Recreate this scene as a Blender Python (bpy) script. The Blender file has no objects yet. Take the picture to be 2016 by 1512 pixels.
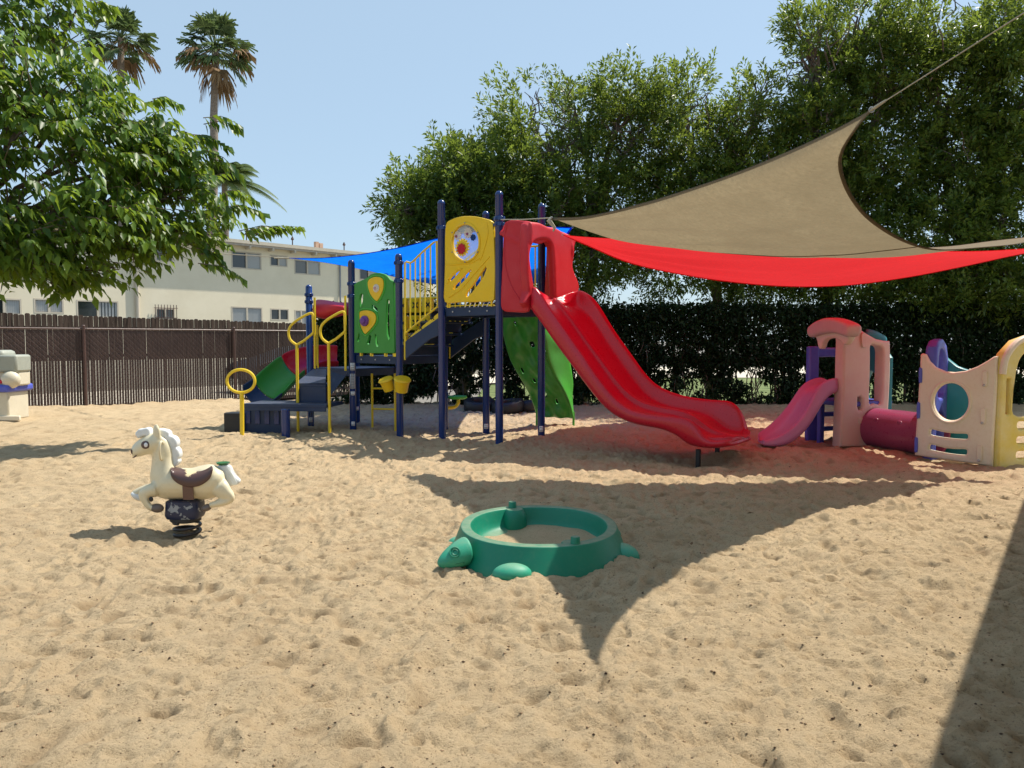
import bpy, bmesh, math, random
import numpy as np
from mathutils import Vector, Matrix
random.seed(7); rng = np.random.default_rng(11)
PI = math.pi
S = bpy.context.scene
C = S.collection

# ------------------------------------------------------------------ camera, sky, sun, exposure
F, CX, CY, CH = 1512.0, 1008.0, 756.0, 1.5
PITCH = math.atan((756 - 670) / F)
cam = bpy.data.cameras.new("camera"); camo = bpy.data.objects.new("camera", cam); C.objects.link(camo)
cam.sensor_width = 36; cam.lens = 36 * F / 2016; cam.clip_start = 0.05; cam.clip_end = 3000
camo.location = (0, 0, CH); camo.rotation_euler = (PI / 2 - PITCH, 0, 0)
S.camera = camo
SUN_A, SUN_B = 0.559, 0.289               # horizontal run towards the sun per metre of height (x, y)
elev = math.atan(1 / math.hypot(SUN_A, SUN_B))
az = math.atan2(SUN_A, SUN_B)             # clockwise from +Y
W = bpy.data.worlds.new("World"); S.world = W; W.use_nodes = True
wn = W.node_tree; bg = wn.nodes['Background']
sky = wn.nodes.new('ShaderNodeTexSky'); sky.sky_type = 'NISHITA'; sky.sun_disc = False
sky.sun_elevation = elev; sky.sun_rotation = az
sky.air_density = 1.0; sky.dust_density = 1.0; sky.ozone_density = 3.0; sky.altitude = 50
mxs = wn.nodes.new('ShaderNodeMix'); mxs.data_type = 'RGBA'; mxs.inputs[0].default_value = 0.55   # summer haze whitening the blue
wn.links.new(sky.outputs[0], mxs.inputs[6]); mxs.inputs[7].default_value = (4.8, 6.4, 7.7, 1)
wn.links.new(mxs.outputs[2], bg.inputs[0]); bg.inputs[1].default_value = 0.10
sl = bpy.data.lights.new("sun", 'SUN'); sl.energy = 5.0; sl.angle = math.radians(0.55); sl.color = (1.0, 0.93, 0.82)
so = bpy.data.objects.new("sun", sl); C.objects.link(so); so.location = (20, 10, 30)
so.rotation_euler = Vector((SUN_A, SUN_B, 1)).to_track_quat('Z', 'Y').to_euler()
S.view_settings.view_transform = 'Standard'; S.view_settings.look = 'None'
S.view_settings.exposure = 0.42; S.view_settings.gamma = 1
S.cycles.max_bounces = 8; S.cycles.transparent_max_bounces = 12

# ------------------------------------------------------------------ measuring helpers
cp, sp_ = math.cos(PITCH), math.sin(PITCH)
def ray(u, v):
    x = (u - CX) / F; y = (CY - v) / F
    return Vector((x, cp + y * sp_, -sp_ + y * cp))
def at(u, v, Y):
    d = ray(u, v); return Vector((0, 0, CH)) + d * (Y / d.y)
def G(u, v, z=0.0):
    d = ray(u, v); return Vector((0, 0, CH)) + d * ((z - CH) / d.z)
def onp(u, v, P, D):
    """(s, z) of a sight line on the vertical plane through P along D"""
    d = ray(u, v); n = Vector((-D[1], D[0], 0))
    t = (Vector((P[0], P[1], 0)).dot(n)) / d.dot(n)
    q = Vector((0, 0, CH)) + d * t
    return ((q.x - P[0]) * D[0] + (q.y - P[1]) * D[1], q.z)
def crop(ox, oy, k): return lambda x, y: (ox + x / k, oy + y / k)
cA, cB, cC, cH = crop(420, 380, 2.908), crop(820, 360, 2.607), crop(1440, 580, 3.5), crop(220, 820, 6.046)
cW, cD, cE = crop(1216, 0, 2.3625), crop(0, 580, 2.908), crop(420, 440, 5.817)

# ------------------------------------------------------------------ mesh helpers
def V(*a): return Vector(a)
class MB:
    def __init__(s): s.v = []; s.f = []
    def add(s, vs, fs):
        o = len(s.v); s.v += [tuple(p) for p in vs]; s.f += [tuple(i + o for i in f) for f in fs]; return s
    def box(s, c, sz, ax=None, ay=None, az_=None):
        ax = Vector(ax or (1, 0, 0)).normalized(); ay = Vector(ay).normalized() if ay else Vector((-ax.y, ax.x, 0)).normalized()
        az_ = ax.cross(ay).normalized(); c = Vector(c); h = [q / 2 for q in sz]
        vs = [c + ax * (h[0] * i) + ay * (h[1] * j) + az_ * (h[2] * k) for i in (-1, 1) for j in (-1, 1) for k in (-1, 1)]
        return s.add(vs, [(0, 1, 3, 2), (4, 6, 7, 5), (0, 4, 5, 1), (2, 3, 7, 6), (0, 2, 6, 4), (1, 5, 7, 3)])
    def tube(s, pts, r, n=12, closed=False, flat=1.0, cap=True, up=None):
        pts = [Vector(p) for p in pts]; m = len(pts)
        rs = r if isinstance(r, (list, tuple)) else [r] * m
        prev = None; rings = []
        for i, p in enumerate(pts):
            if closed: t = pts[(i + 1) % m] - pts[i - 1]
            else: t = pts[min(i + 1, m - 1)] - pts[max(i - 1, 0)]
            t.normalize()
            if prev is None:
                a = Vector(up) if up else (Vector((0, 0, 1)) if abs(t.z) < .9 else Vector((1, 0, 0)))
            else: a = prev
            a = (a - t * a.dot(t)).normalized(); prev = a; b = t.cross(a)
            rings.append([p + a * (math.cos(2 * PI * k / n) * rs[i] * flat) + b * (math.sin(2 * PI * k / n) * rs[i]) for k in range(n)])
        vs = [q for rr in rings for q in rr]; fs = []
        for i in range(m if closed else m - 1):
            j = (i + 1) % m
            for k in range(n):
                l = (k + 1) % n; fs.append((i * n + k, i * n + l, j * n + l, j * n + k))
        if not closed and cap: fs += [tuple(range(n - 1, -1, -1)), tuple((m - 1) * n + k for k in range(n))]
        return s.add(vs, fs)
    def lathe(s, c, prof, n=28, axis=None, sx=1, sy=1):
        c = Vector(c); ax = Vector(axis or (0, 0, 1)).normalized()
        a = Vector((1, 0, 0)) if abs(ax.x) < .9 else Vector((0, 1, 0)); a = (a - ax * a.dot(ax)).normalized(); b = ax.cross(a)
        vs = [c + ax * z + a * (r * sx * math.cos(2 * PI * k / n)) + b * (r * sy * math.sin(2 * PI * k / n)) for r, z in prof for k in range(n)]
        fs = [(i * n + k, i * n + (k + 1) % n, (i + 1) * n + (k + 1) % n, (i + 1) * n + k) for i in range(len(prof) - 1) for k in range(n)]
        fs += [tuple(range(n - 1, -1, -1)), tuple((len(prof) - 1) * n + k for k in range(n))]
        return s.add(vs, fs)
    def ell(s, c, r, n=20, m=12, rot=None):
        c = Vector(c); R = rot or Matrix.Identity(3); vs = []; fs = []
        for i in range(m + 1):
            th = PI * i / m
            for k in range(n):
                ph = 2 * PI * k / n
                vs.append(c + R @ Vector((r[0] * math.sin(th) * math.cos(ph), r[1] * math.sin(th) * math.sin(ph), r[2] * math.cos(th))))
        for i in range(m):
            for k in range(n):
                fs.append((i * n + k, (i + 1) * n + k, (i + 1) * n + (k + 1) % n, i * n + (k + 1) % n))
        return s.add(vs, fs)
    def loft(s, rows, closed=False, caps=False):
        n = len(rows[0]); vs = [p for r in rows for p in r]; fs = []
        for i in range(len(rows) - 1):
            for k in range(n if closed else n - 1):
                l = (k + 1) % n; fs.append((i * n + k, i * n + l, (i + 1) * n + l, (i + 1) * n + k))
        if caps: fs += [tuple(range(n - 1, -1, -1)), tuple((len(rows) - 1) * n + k for k in range(n))]
        return s.add(vs, fs)
    def build(s, name, mat, parent=None, smooth=True, bevel=0, sub=0, remesh=0, solid=0, smo=0, angle=0.6):
        me = bpy.data.meshes.new(name); off = origin(parent)
        me.from_pydata([(p[0] - off.x, p[1] - off.y, p[2] - off.z) for p in s.v], [], s.f)
        bm = bmesh.new(); bm.from_mesh(me)
        if not remesh and len(s.v) < 60000: bmesh.ops.remove_doubles(bm, verts=bm.verts, dist=1e-6)
        bmesh.ops.recalc_face_normals(bm, faces=bm.faces); bm.to_mesh(me); bm.free()
        return link(name, me, mat, parent, smooth, bevel, sub, remesh, solid, smo, angle)
def origin(parent):
    o = Vector((0, 0, 0))
    while parent is not None: o += parent.location; parent = parent.parent
    return o
def link(name, me, mat, parent=None, smooth=True, bevel=0, sub=0, remesh=0, solid=0, smo=0, angle=0.6):
    o = bpy.data.objects.new(name, me); C.objects.link(o); o.parent = parent
    me.materials.clear(); me.materials.append(mat)
    if smooth:
        me.polygons.foreach_set('use_smooth', [True] * len(me.polygons))
    if solid:
        q = o.modifiers.new('s', 'SOLIDIFY'); q.thickness = solid; q.offset = 0
    if bevel:
        q = o.modifiers.new('b', 'BEVEL'); q.width = bevel; q.segments = 2; q.limit_method = 'ANGLE'; q.angle_limit = .6
    if remesh:
        q = o.modifiers.new('r', 'REMESH'); q.mode = 'VOXEL'; q.voxel_size = remesh; q.use_smooth_shade = True
    if smo:
        q = o.modifiers.new('m', 'SMOOTH'); q.factor = .6; q.iterations = smo
    if sub:
        q = o.modifiers.new('u', 'SUBSURF'); q.levels = sub; q.render_levels = sub
    if smooth and not remesh and not sub:
        try: me.set_sharp_from_angle(angle=angle)
        except Exception: pass
    return o
def tag(o, label=None, cat=None, group=None, kind=None):
    if label: o['label'] = label
    if cat: o['category'] = cat
    if group: o['group'] = group
    if kind: o['kind'] = kind
    return o
def thing(name, loc, label, cat, group=None):
    o = bpy.data.objects.new(name, None); C.objects.link(o); o.location = loc; o.empty_display_size = .3
    return tag(o, label, cat, group)
def smooth_path(pts, n=6, closed=False):
    """Catmull-Rom through the points"""
    pts = [Vector(p) for p in pts]; m = len(pts); out = []
    for i in range(m if closed else m - 1):
        g = (lambda k: pts[k % m]) if closed else (lambda k: pts[max(0, min(m - 1, k))])
        a, b, c, d = g(i - 1), g(i), g(i + 1), g(i + 2)
        for k in range(n):
            t = k / n
            out.append(0.5 * ((2 * b) + (c - a) * t + (2 * a - 5 * b + 4 * c - d) * t * t + (3 * b - a - 3 * c + d) * t ** 3))
    if not closed: out.append(pts[-1])
    return out
def panel(name, mat, parent, P, D, outline, holes=(), th=.03, bev=.006, off=0.0, res=1):
    """flat plate with holes standing on the vertical plane through P along D; outlines are (s, z)"""
    cu = bpy.data.curves.new(name, 'CURVE'); cu.dimensions = '2D'; cu.fill_mode = 'BOTH'
    cu.extrude = max(th / 2 - bev, .0005); cu.bevel_depth = bev; cu.bevel_resolution = res; cu.offset = -bev
    for o in [outline] + list(holes):
        s = cu.splines.new('POLY'); s.points.add(len(o) - 1)
        for i, q in enumerate(o): s.points[i].co = (q[0], q[1], 0, 1)
        s.use_cyclic_u = True
    t = bpy.data.objects.new('t', cu); C.objects.link(t)
    dg = bpy.context.evaluated_depsgraph_get(); me = bpy.data.meshes.new_from_object(t.evaluated_get(dg)); bpy.data.objects.remove(t)
    me.name = name
    D = Vector((D[0], D[1], 0)).normalized(); nrm = Vector((D.y, -D.x, 0)); o = origin(parent)
    M = Matrix(((D.x, 0, nrm.x, P[0] + nrm.x * off - o.x), (D.y, 0, nrm.y, P[1] + nrm.y * off - o.y), (0, 1, 0, -o.z), (0, 0, 0, 1)))
    me.transform(M)
    return link(name, me, mat, parent, True, angle=.7)
def sm2(pts, n=5):
    return [(q.x, q.y) for q in smooth_path([(a, b, 0) for a, b in pts], n, True)]
def oval(cx, cz, rx, rz, n=28, a=0):
    return [(cx + rx * math.cos(t) * math.cos(a) - rz * math.sin(t) * math.sin(a), cz + rx * math.cos(t) * math.sin(a) + rz * math.sin(t) * math.cos(a)) for t in [2 * PI * k / n for k in range(n)]]
def rrect(x0, z0, x1, z1, r, n=5):
    out = []
    for cx, cz, a0 in ((x1 - r, z1 - r, 0), (x0 + r, z1 - r, 90), (x0 + r, z0 + r, 180), (x1 - r, z0 + r, 270)):
        for k in range(n + 1):
            a = math.radians(a0 + 90 * k / n); out.append((cx + r * math.cos(a), cz + r * math.sin(a)))
    return out

# ------------------------------------------------------------------ materials
def nodes(name):
    m = bpy.data.materials.new(name); m.use_nodes = True; t = m.node_tree
    return m, t, t.nodes['Principled BSDF'], t.nodes['Material Output']
def noise(t, scale, detail=4, rough=.6, obj=True):
    c = t.nodes.new('ShaderNodeTexCoord'); n = t.nodes.new('ShaderNodeTexNoise')
    n.inputs['Scale'].default_value = scale; n.inputs['Detail'].default_value = detail; n.inputs['Roughness'].default_value = rough
    t.links.new(c.outputs['Object'], n.inputs['Vector']); return n
def ramp(t, src, stops):
    r = t.nodes.new('ShaderNodeValToRGB'); t.links.new(src, r.inputs[0])
    while len(r.color_ramp.elements) < len(stops): r.color_ramp.elements.new(.5)
    for e, (p, c) in zip(r.color_ramp.elements, stops): e.position = p; e.color = (*c, 1) if len(c) == 3 else c
    return r
def mixc(t, fac, a, b):
    m = t.nodes.new('ShaderNodeMix'); m.data_type = 'RGBA'
    for i, q in ((0, fac), (6, a), (7, b)):
        if isinstance(q, (int, float)): m.inputs[i].default_value = q
        elif isinstance(q, tuple): m.inputs[i].default_value = (*q, 1)
        else: t.links.new(q, m.inputs[i])
    return m.outputs[2]
def bump(t, b, src, s=.2, d=.01):
    n = t.nodes.new('ShaderNodeBump'); n.inputs['Strength'].default_value = s; n.inputs['Distance'].default_value = d
    t.links.new(src, n.inputs['Height']); t.links.new(n.outputs[0], b.inputs['Normal']); return n
def plastic(name, col, rough=.42, fade=None, fa=.35, bs=.08, spec=.5, dirt=None, rs=.12, dust=0):
    m, t, b, o = nodes(name); fade = fade or tuple(min(1, c * .8 + .12) for c in col)
    n = noise(t, 2.3, 5, .65); r = ramp(t, n.outputs[0], [(.38, (0, 0, 0)), (.72, (fa, fa, fa))])
    c = mixc(t, r.outputs[0], col, fade)
    n2 = noise(t, 26, 6, .7)
    r2 = ramp(t, n2.outputs[0], [(.5, (0, 0, 0)), (.75, (.35, .35, .35))]); c = mixc(t, r2.outputs[0], c, dirt or tuple(q * .72 + .03 for q in col))
    if dust:                                              # pale dust settled on whatever faces up
        g = t.nodes.new('ShaderNodeNewGeometry'); s = t.nodes.new('ShaderNodeSeparateXYZ'); t.links.new(g.outputs['Normal'], s.inputs[0])
        m1 = ramp(t, s.outputs[2], [(.72, (0, 0, 0)), (.97, (1, 1, 1))]); n4 = noise(t, 14, 6, .7); m2 = ramp(t, n4.outputs[0], [(.3, (.35, .35, .35)), (.65, (1, 1, 1))])
        mm = t.nodes.new('ShaderNodeMath'); mm.operation = 'MULTIPLY'; t.links.new(m1.outputs[0], mm.inputs[0]); t.links.new(m2.outputs[0], mm.inputs[1])
        m3 = t.nodes.new('ShaderNodeMath'); m3.operation = 'MULTIPLY'; t.links.new(mm.outputs[0], m3.inputs[0]); m3.inputs[1].default_value = dust
        c = mixc(t, m3.outputs[0], c, (.44, .37, .26))
    t.links.new(c, b.inputs['Base Color'])
    rr = ramp(t, n2.outputs[0], [(.3, (rough - rs * .5,) * 3), (.8, (rough + rs,) * 3)]); t.links.new(rr.outputs[0], b.inputs['Roughness'])
    b.inputs['Specular IOR Level'].default_value = spec
    n3 = noise(t, 160, 3, .6); bump(t, b, n3.outputs[0], bs, .004)
    return m
def fuse(objs, name, mat, parent, voxel=.012, smo=6):
    """mould several pieces into one continuous body"""
    bm = bmesh.new()
    for o in objs: bm.from_mesh(o.data)
    me = bpy.data.meshes.new(name); bm.to_mesh(me); bm.free()
    for o in objs: bpy.data.objects.remove(o)
    return link(name, me, mat, parent, remesh=voxel, smo=smo)
def fabric(name, col, trans, amt=.5, rough=.9, wr=60):
    m, t, b, o = nodes(name); n = noise(t, 7, 6, .7); n2 = noise(t, wr, 4, .6)
    c = mixc(t, n.outputs[0], tuple(q * .82 for q in col), tuple(min(1, q * 1.15) for q in col))
    c2 = mixc(t, n2.outputs[0], tuple(q * .7 for q in col), c)
    t.links.new(c2, b.inputs['Base Color']); b.inputs['Roughness'].default_value = rough; b.inputs['Specular IOR Level'].default_value = .15
    tr = t.nodes.new('ShaderNodeBsdfTranslucent')
    n4 = noise(t, 3.2, 8, .75); r4 = ramp(t, n4.outputs[0], [(.3, (0, 0, 0)), (.7, (1, 1, 1))]); ct = mixc(t, r4.outputs[0], tuple(q * .78 for q in trans), tuple(q * 1.12 for q in trans)); n5 = noise(t, 28, 6, .8); r5 = ramp(t, n5.outputs[0], [(.35, (0, 0, 0)), (.6, (1, 1, 1))]); ct = mixc(t, r5.outputs[0], tuple(q * .72 for q in trans), ct); t.links.new(ct, tr.inputs[0])
    mx = t.nodes.new('ShaderNodeMixShader'); mx.inputs[0].default_value = amt
    t.links.new(b.outputs[0], mx.inputs[1]); t.links.new(tr.outputs[0], mx.inputs[2]); t.links.new(mx.outputs[0], o.inputs[0])
    bump(t, b, n2.outputs[0], .3, .004); return m
def leafmat(name, c1, c2, tr, amt=.35, rough=.45, spec=.4):
    m, t, b, o = nodes(name); a = t.nodes.new('ShaderNodeAttribute'); a.attribute_name = 'tint'
    c = mixc(t, a.outputs['Fac'], c1, c2); t.links.new(c, b.inputs['Base Color'])
    b.inputs['Roughness'].default_value = rough; b.inputs['Specular IOR Level'].default_value = spec
    T = t.nodes.new('ShaderNodeBsdfTranslucent'); cc = mixc(t, a.outputs['Fac'], tuple(q * .7 for q in tr), tr); t.links.new(cc, T.inputs[0])
    mx = t.nodes.new('ShaderNodeMixShader'); mx.inputs[0].default_value = amt
    t.links.new(b.outputs[0], mx.inputs[1]); t.links.new(T.outputs[0], mx.inputs[2]); t.links.new(mx.outputs[0], o.inputs[0])
    return m
def rough_mat(name, c1, c2, scale=6, rough=.9, bs=.4, bd=.02, stretch=None):
    m, t, b, o = nodes(name); n = noise(t, scale, 8, .7)
    if stretch:
        mp = t.nodes.new('ShaderNodeMapping'); mp.inputs['Scale'].default_value = stretch
        tc = t.nodes.new('ShaderNodeTexCoord'); t.links.new(tc.outputs['Object'], mp.inputs[0]); t.links.new(mp.outputs[0], n.inputs['Vector'])
    r = ramp(t, n.outputs[0], [(.3, c1), (.7, c2)]); t.links.new(r.outputs[0], b.inputs['Base Color'])
    b.inputs['Roughness'].default_value = rough; b.inputs['Specular IOR Level'].default_value = .2
    bump(t, b, n.outputs[0], bs, bd); return m
M = {}
M['navy'] = plastic('navy_powder_coat', (.004, .030, .15), .2, (.006, .036, .17), .2, .0, .6, dirt=(.005, .028, .14), rs=.02)
M['navydeck'] = plastic('navy_vinyl_deck', (.008, .026, .08), .5, (.02, .045, .11), .6, .2, dirt=(.012, .025, .06), dust=.16)
M['yellow'] = plastic('yellow_powder_coat', (.78, .55, .015), .32, (.8, .62, .08), .4, .04)
M['ypanel'] = plastic('yellow_plastic', (.82, .52, .004), .4, (.8, .58, .05), .4, .06)
M['green'] = plastic('green_plastic', (.035, .26, .03), .42, (.06, .33, .06), .4, .06)
M['lgreen'] = plastic('bright_green_plastic', (.06, .42, .04), .4, (.12, .5, .1), .4, .06)
M['red'] = plastic('red_plastic', (.5, .003, .022), .3, (.5, .03, .06), .4, .05, .5, dirt=(.42, .03, .045), dust=.10)
M['hood'] = plastic('faded_red_plastic', (.5, .012, .024), .48, (.58, .06, .075), .5, .05, .4, dirt=(.45, .03, .04))
M['purple'] = plastic('purple_plastic', (.16, .05, .3), .4)
M['teal'] = plastic('turtle_green_plastic', (.001, .18, .105), .45, (.01, .24, .15), .4, .08, .45, dirt=(.07, .21, .13), dust=.42)
M['tealpale'] = plastic('worn_turtle_green_plastic', (.02, .29, .18), .5, (.08, .36, .25), .6, .08, .4, dirt=(.14, .28, .18), dust=.3)
M['cream'] = plastic('cream_plastic', (.74, .66, .5), .5, (.8, .74, .62), .6, .08, .4, dirt=(.6, .46, .28))
M['beige'] = plastic('beige_plastic', (.6, .55, .42), .5, (.68, .64, .52), .6, .08)
M['greyplastic'] = plastic('grey_plastic', (.3, .32, .27), .5, (.4, .42, .36), .6, .08)
M['pinkish'] = plastic('sun_faded_pink_plastic', (.52, .41, .39), .5, (.6, .5, .46), .7, .08, .4)
M['pinktan'] = plastic('faded_pink_cream_plastic', (.64, .53, .44), .5, (.62, .42, .37), .9, .08, .4, dirt=(.6, .42, .3))
M['pink'] = plastic('pink_plastic', (.48, .19, .36), .36, (.54, .28, .42), .5, .06, dust=.12)
M['maroon'] = plastic('plum_plastic', (.24, .045, .11), .3, (.32, .09, .16), .4, .06)
M['violet'] = plastic('violet_plastic', (.07, .095, .50), .42, (.14, .18, .6), .5, .06)
M['seateal'] = plastic('teal_plastic', (.008, .2, .24), .42, (.03, .28, .3), .5, .06)
M['paleyellow'] = plastic('worn_yellow_plastic', (.72, .58, .1), .5, (.76, .68, .38), .9, .08, .4, dirt=(.6, .47, .2))
M['horse'] = plastic('cream_horse_paint', (.68, .61, .42), .33, (.74, .68, .5), .6, .05, .5, dirt=(.5, .43, .27), dust=.25)
M['mane'] = plastic('white_horse_paint', (.68, .71, .71), .4, (.76, .77, .74), .4, .03, .5, dirt=(.55, .54, .48))
M['brown'] = plastic('brown_saddle_paint', (.11, .06, .05), .35, (.17, .1, .08), .6, .05)
M['hoof'] = plastic('grey_brown_paint', (.13, .1, .085), .45)
M['black'] = plastic('black_rubber', (.012, .012, .014), .5, (.03, .03, .03), .5, .2)
M['spring'] = plastic('dark_steel', (.02, .02, .022), .35, (.06, .045, .035), .6, .2)
M['eyebrown'] = plastic('eye_brown_paint', (.07, .03, .025), .35)
M['white'] = plastic('white_sticker', (.75, .76, .78), .4)
M['greylabel'] = plastic('grey_print', (.2, .22, .26), .5)
M['steel'] = plastic('galvanised_steel', (.4, .4, .4), .35)
M['rope'] = rough_mat('rope', (.3, .28, .22), (.55, .5, .4), 60)
M['bark'] = rough_mat('bark', (.06, .045, .03), (.2, .16, .12), 9, .95, .9, .03, (1, 1, .25))
M['greybark'] = rough_mat('grey_bark', (.07, .06, .05), (.25, .22, .18), 10, .95, .9, .03, (1, 1, .3))
M['palmbark'] = rough_mat('palm_bark', (.16, .12, .09), (.32, .27, .22), 6, .95, .9, .05, (.6, .6, 4))
M['brownsteel'] = plastic('brown_painted_steel', (.07, .035, .028), .45, (.12, .07, .055), .6, .1)
M['slat'] = plastic('brown_vinyl_slat', (.034, .017, .013), .5, (.06, .034, .027), .9, .1)
M['leafM'] = leafmat('mulberry_leaf', (.018, .072, .009), (.105, .19, .02), (.36, .50, .045), .35, .42, .4)
M['leafR'] = leafmat('carob_leaf', (.018, .058, .012), (.125, .19, .03), (.34, .45, .06), .34, .4, .4)
M['leafH'] = leafmat('hedge_leaf', (.006, .018, .006), (.02, .045, .012), (.05, .11, .02), .22, .6, .25)
M['palm'] = leafmat('palm_green', (.05, .09, .03), (.14, .19, .065), (.2, .28, .08), .25, .5, .3)
M['palmdry'] = leafmat('palm_dry', (.15, .085, .04), (.32, .21, .11), (.3, .2, .08), .2, .7, .2)
M['stucco'] = rough_mat('cream_stucco', (.72, .645, .48), (.82, .745, .57), .6, .95, .25, .01)
M['fascia'] = rough_mat('painted_fascia', (.5, .45, .36), (.58, .52, .42), 3, .8, .15, .005)
M['roof'] = rough_mat('pale_roofing', (.35, .32, .28), (.5, .46, .4), 8)
M['wood'] = rough_mat('weathered_fence_board', (.008, .006, .005), (.10, .07, .055), 3.2, .95, .7, .02, (4, 4, .35))
M['asphalt'] = rough_mat('old_asphalt', (.16, .15, .135), (.26, .245, .22), 14, .95, .3, .01)
M['grass'] = rough_mat('lawn_grass', (.04, .075, .02), (.22, .25, .10), 1.6, .95, .8, .05)
M['terra'] = rough_mat('terracotta', (.5, .3, .2), (.65, .45, .33), 5)
def glassmat(name, col, rough=.08, alpha=None):
    m, t, b, o = nodes(name); b.inputs['Base Color'].default_value = (*col, 1); b.inputs['Roughness'].default_value = rough
    b.inputs['Specular IOR Level'].default_value = .8
    if alpha is not None: b.inputs['Alpha'].default_value = alpha
    return m
M['pane'] = glassmat('window_glass', (.03, .035, .04), .06)
M['panehaze'] = glassmat('dusty_window_glass', (.12, .12, .115), .15)
M['clear'] = glassmat('clear_bubble', (.75, .8, .85), .12, .35)
M['blind'] = plastic('vertical_blind', (.42, .43, .42), .7)
M['carpaint'] = glassmat('dark_car_paint', (.006, .006, .01), .45)
M['carglass'] = glassmat('car_glass', (.05, .06, .07), .05)
M['clearg'] = glassmat('translucent_gear', (.7, .6, .5), .3, .7)

# sand: pale tan, darker dimples follow the real relief; grain in bump
m, t, b, o = nodes('sand'); M['sand'] = m
n1 = noise(t, 1.3, 6, .6); n2 = noise(t, 70, 6, .75); n3 = noise(t, 420, 3, .7)
c = ramp(t, n1.outputs[0], [(.3, (.53, .40, .245)), (.7, (.61, .475, .30))]).outputs[0]
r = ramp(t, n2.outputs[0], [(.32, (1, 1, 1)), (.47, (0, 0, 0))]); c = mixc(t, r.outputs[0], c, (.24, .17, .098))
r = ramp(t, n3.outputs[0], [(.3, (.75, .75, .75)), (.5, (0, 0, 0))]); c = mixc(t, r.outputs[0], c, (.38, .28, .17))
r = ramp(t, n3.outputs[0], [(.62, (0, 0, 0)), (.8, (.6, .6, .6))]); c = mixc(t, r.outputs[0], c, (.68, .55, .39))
da = t.nodes.new('ShaderNodeAttribute'); da.attribute_name = 'dimple_tone'; c = mixc(t, da.outputs['Fac'], c, (.33, .235, .135))   # darker sand colour in the dimples, broken up by noise
t.links.new(c, b.inputs['Base Color']); b.inputs['Roughness'].default_value = .95; b.inputs['Specular IOR Level'].default_value = .15
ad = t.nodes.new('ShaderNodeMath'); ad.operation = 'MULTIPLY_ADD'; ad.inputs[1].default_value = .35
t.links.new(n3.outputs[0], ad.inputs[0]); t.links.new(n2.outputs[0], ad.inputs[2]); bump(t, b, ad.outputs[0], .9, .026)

# ------------------------------------------------------------------ numpy noise
def vnoise(x, y, seed):
    def h(ix, iy):
        n = (ix * 374761393 + iy * 668265263 + seed * 1442695041) & 0x7fffffff
        n = ((n ^ (n >> 13)) * 1274126177) & 0x7fffffff
        return ((n ^ (n >> 16)) & 0xffff) / 65535.0
    ix = np.floor(x).astype(np.int64); iy = np.floor(y).astype(np.int64); fx = x - ix; fy = y - iy
    fx = fx * fx * (3 - 2 * fx); fy = fy * fy * (3 - 2 * fy)
    a = h(ix, iy) * (1 - fx) + h(ix + 1, iy) * fx; b_ = h(ix, iy + 1) * (1 - fx) + h(ix + 1, iy + 1) * fx
    return a * (1 - fy) + b_ * fy - .5
def dimples(x, y, cell, seed, r0, depth):
    """footprint-like dents, each with a raised lip, one per jittered cell"""
    out = np.zeros_like(x); gx = np.floor(x / cell).astype(np.int64); gy = np.floor(y / cell).astype(np.int64)
    def h(ix, iy, k):
        n = (ix * 73856093 ^ iy * 19349663 ^ (seed + k) * 83492791) & 0x7fffffff
        n = ((n ^ (n >> 13)) * 1274126177) & 0x7fffffff
        return ((n ^ (n >> 16)) & 0xffff) / 65535.0
    for dx in (-1, 0, 1):
        for dy in (-1, 0, 1):
            ix = gx + dx; iy = gy + dy
            cx = (ix + h(ix, iy, 1)) * cell; cy = (iy + h(ix, iy, 2)) * cell; a = h(ix, iy, 3) * PI; k = .7 + .6 * h(ix, iy, 4)
            ux = (x - cx) * np.cos(a) + (y - cy) * np.sin(a); uy = -(x - cx) * np.sin(a) + (y - cy) * np.cos(a)
            d2 = (ux / (r0 * 1.5 * k)) ** 2 + (uy / (r0 * .8 * k)) ** 2
            out += (-(1 - .55 * d2) * np.exp(-d2)) * depth * (h(ix, iy, 5) - .25) * 1.6
    return out
FD = V(.677, .736, 0); FN = V(.736, -.677, 0)      # fence / building direction and its normal towards the yard
FP = at(60, 800, 16.6); FP.z = 0
MOUNDS = []                                           # (x, y, radius, height)
def sand_h(x, y):
    x = np.asarray(x, float); y = np.asarray(y, float)
    wx = x + .12 * vnoise(x * 3.1, y * 3.1, 5); wy = y + .12 * vnoise(x * 3.1, y * 3.1, 6)
    h = .05 * vnoise(x * .7, y * .7, 1) + .03 * vnoise(x * 2.2, y * 2.2, 2) + .036 * vnoise(wx * 5.5, wy * 7, 3) + .030 * vnoise(wx * 11, wy * 14, 4) + .012 * vnoise(x * 21, y * 24, 14)
    h += .055 * (.2 - np.abs(vnoise(wx * 5.5, wy * 8, 33))) + .036 * (.2 - np.abs(vnoise(wx * 12, wy * 16, 34))) + .014 * (.2 - np.abs(vnoise(wx * 30, wy * 36, 35)))
    h += dimples(wx, wy, .21, 3, .06, .032) + dimples(wx, wy, .14, 9, .036, .028) + dimples(x, y, .07, 19, .018, .012) + .009 * vnoise(wx * 32, wy * 38, 8) + .006 * vnoise(wx * 64, wy * 70, 18)
    for mx, my, r, hh in MOUNDS:
        h = h + hh * np.exp(-((x - mx) ** 2 + (y - my) ** 2) / (r * r))
    out = -((x - FP.x) * FN.x + (y - FP.y) * FN.y)    # beyond the chain-link fence
    h -= np.clip(out - .15, 0, 1) * .5
    h -= np.clip(y - 18.6, 0, 1) * .5
    return h
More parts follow.
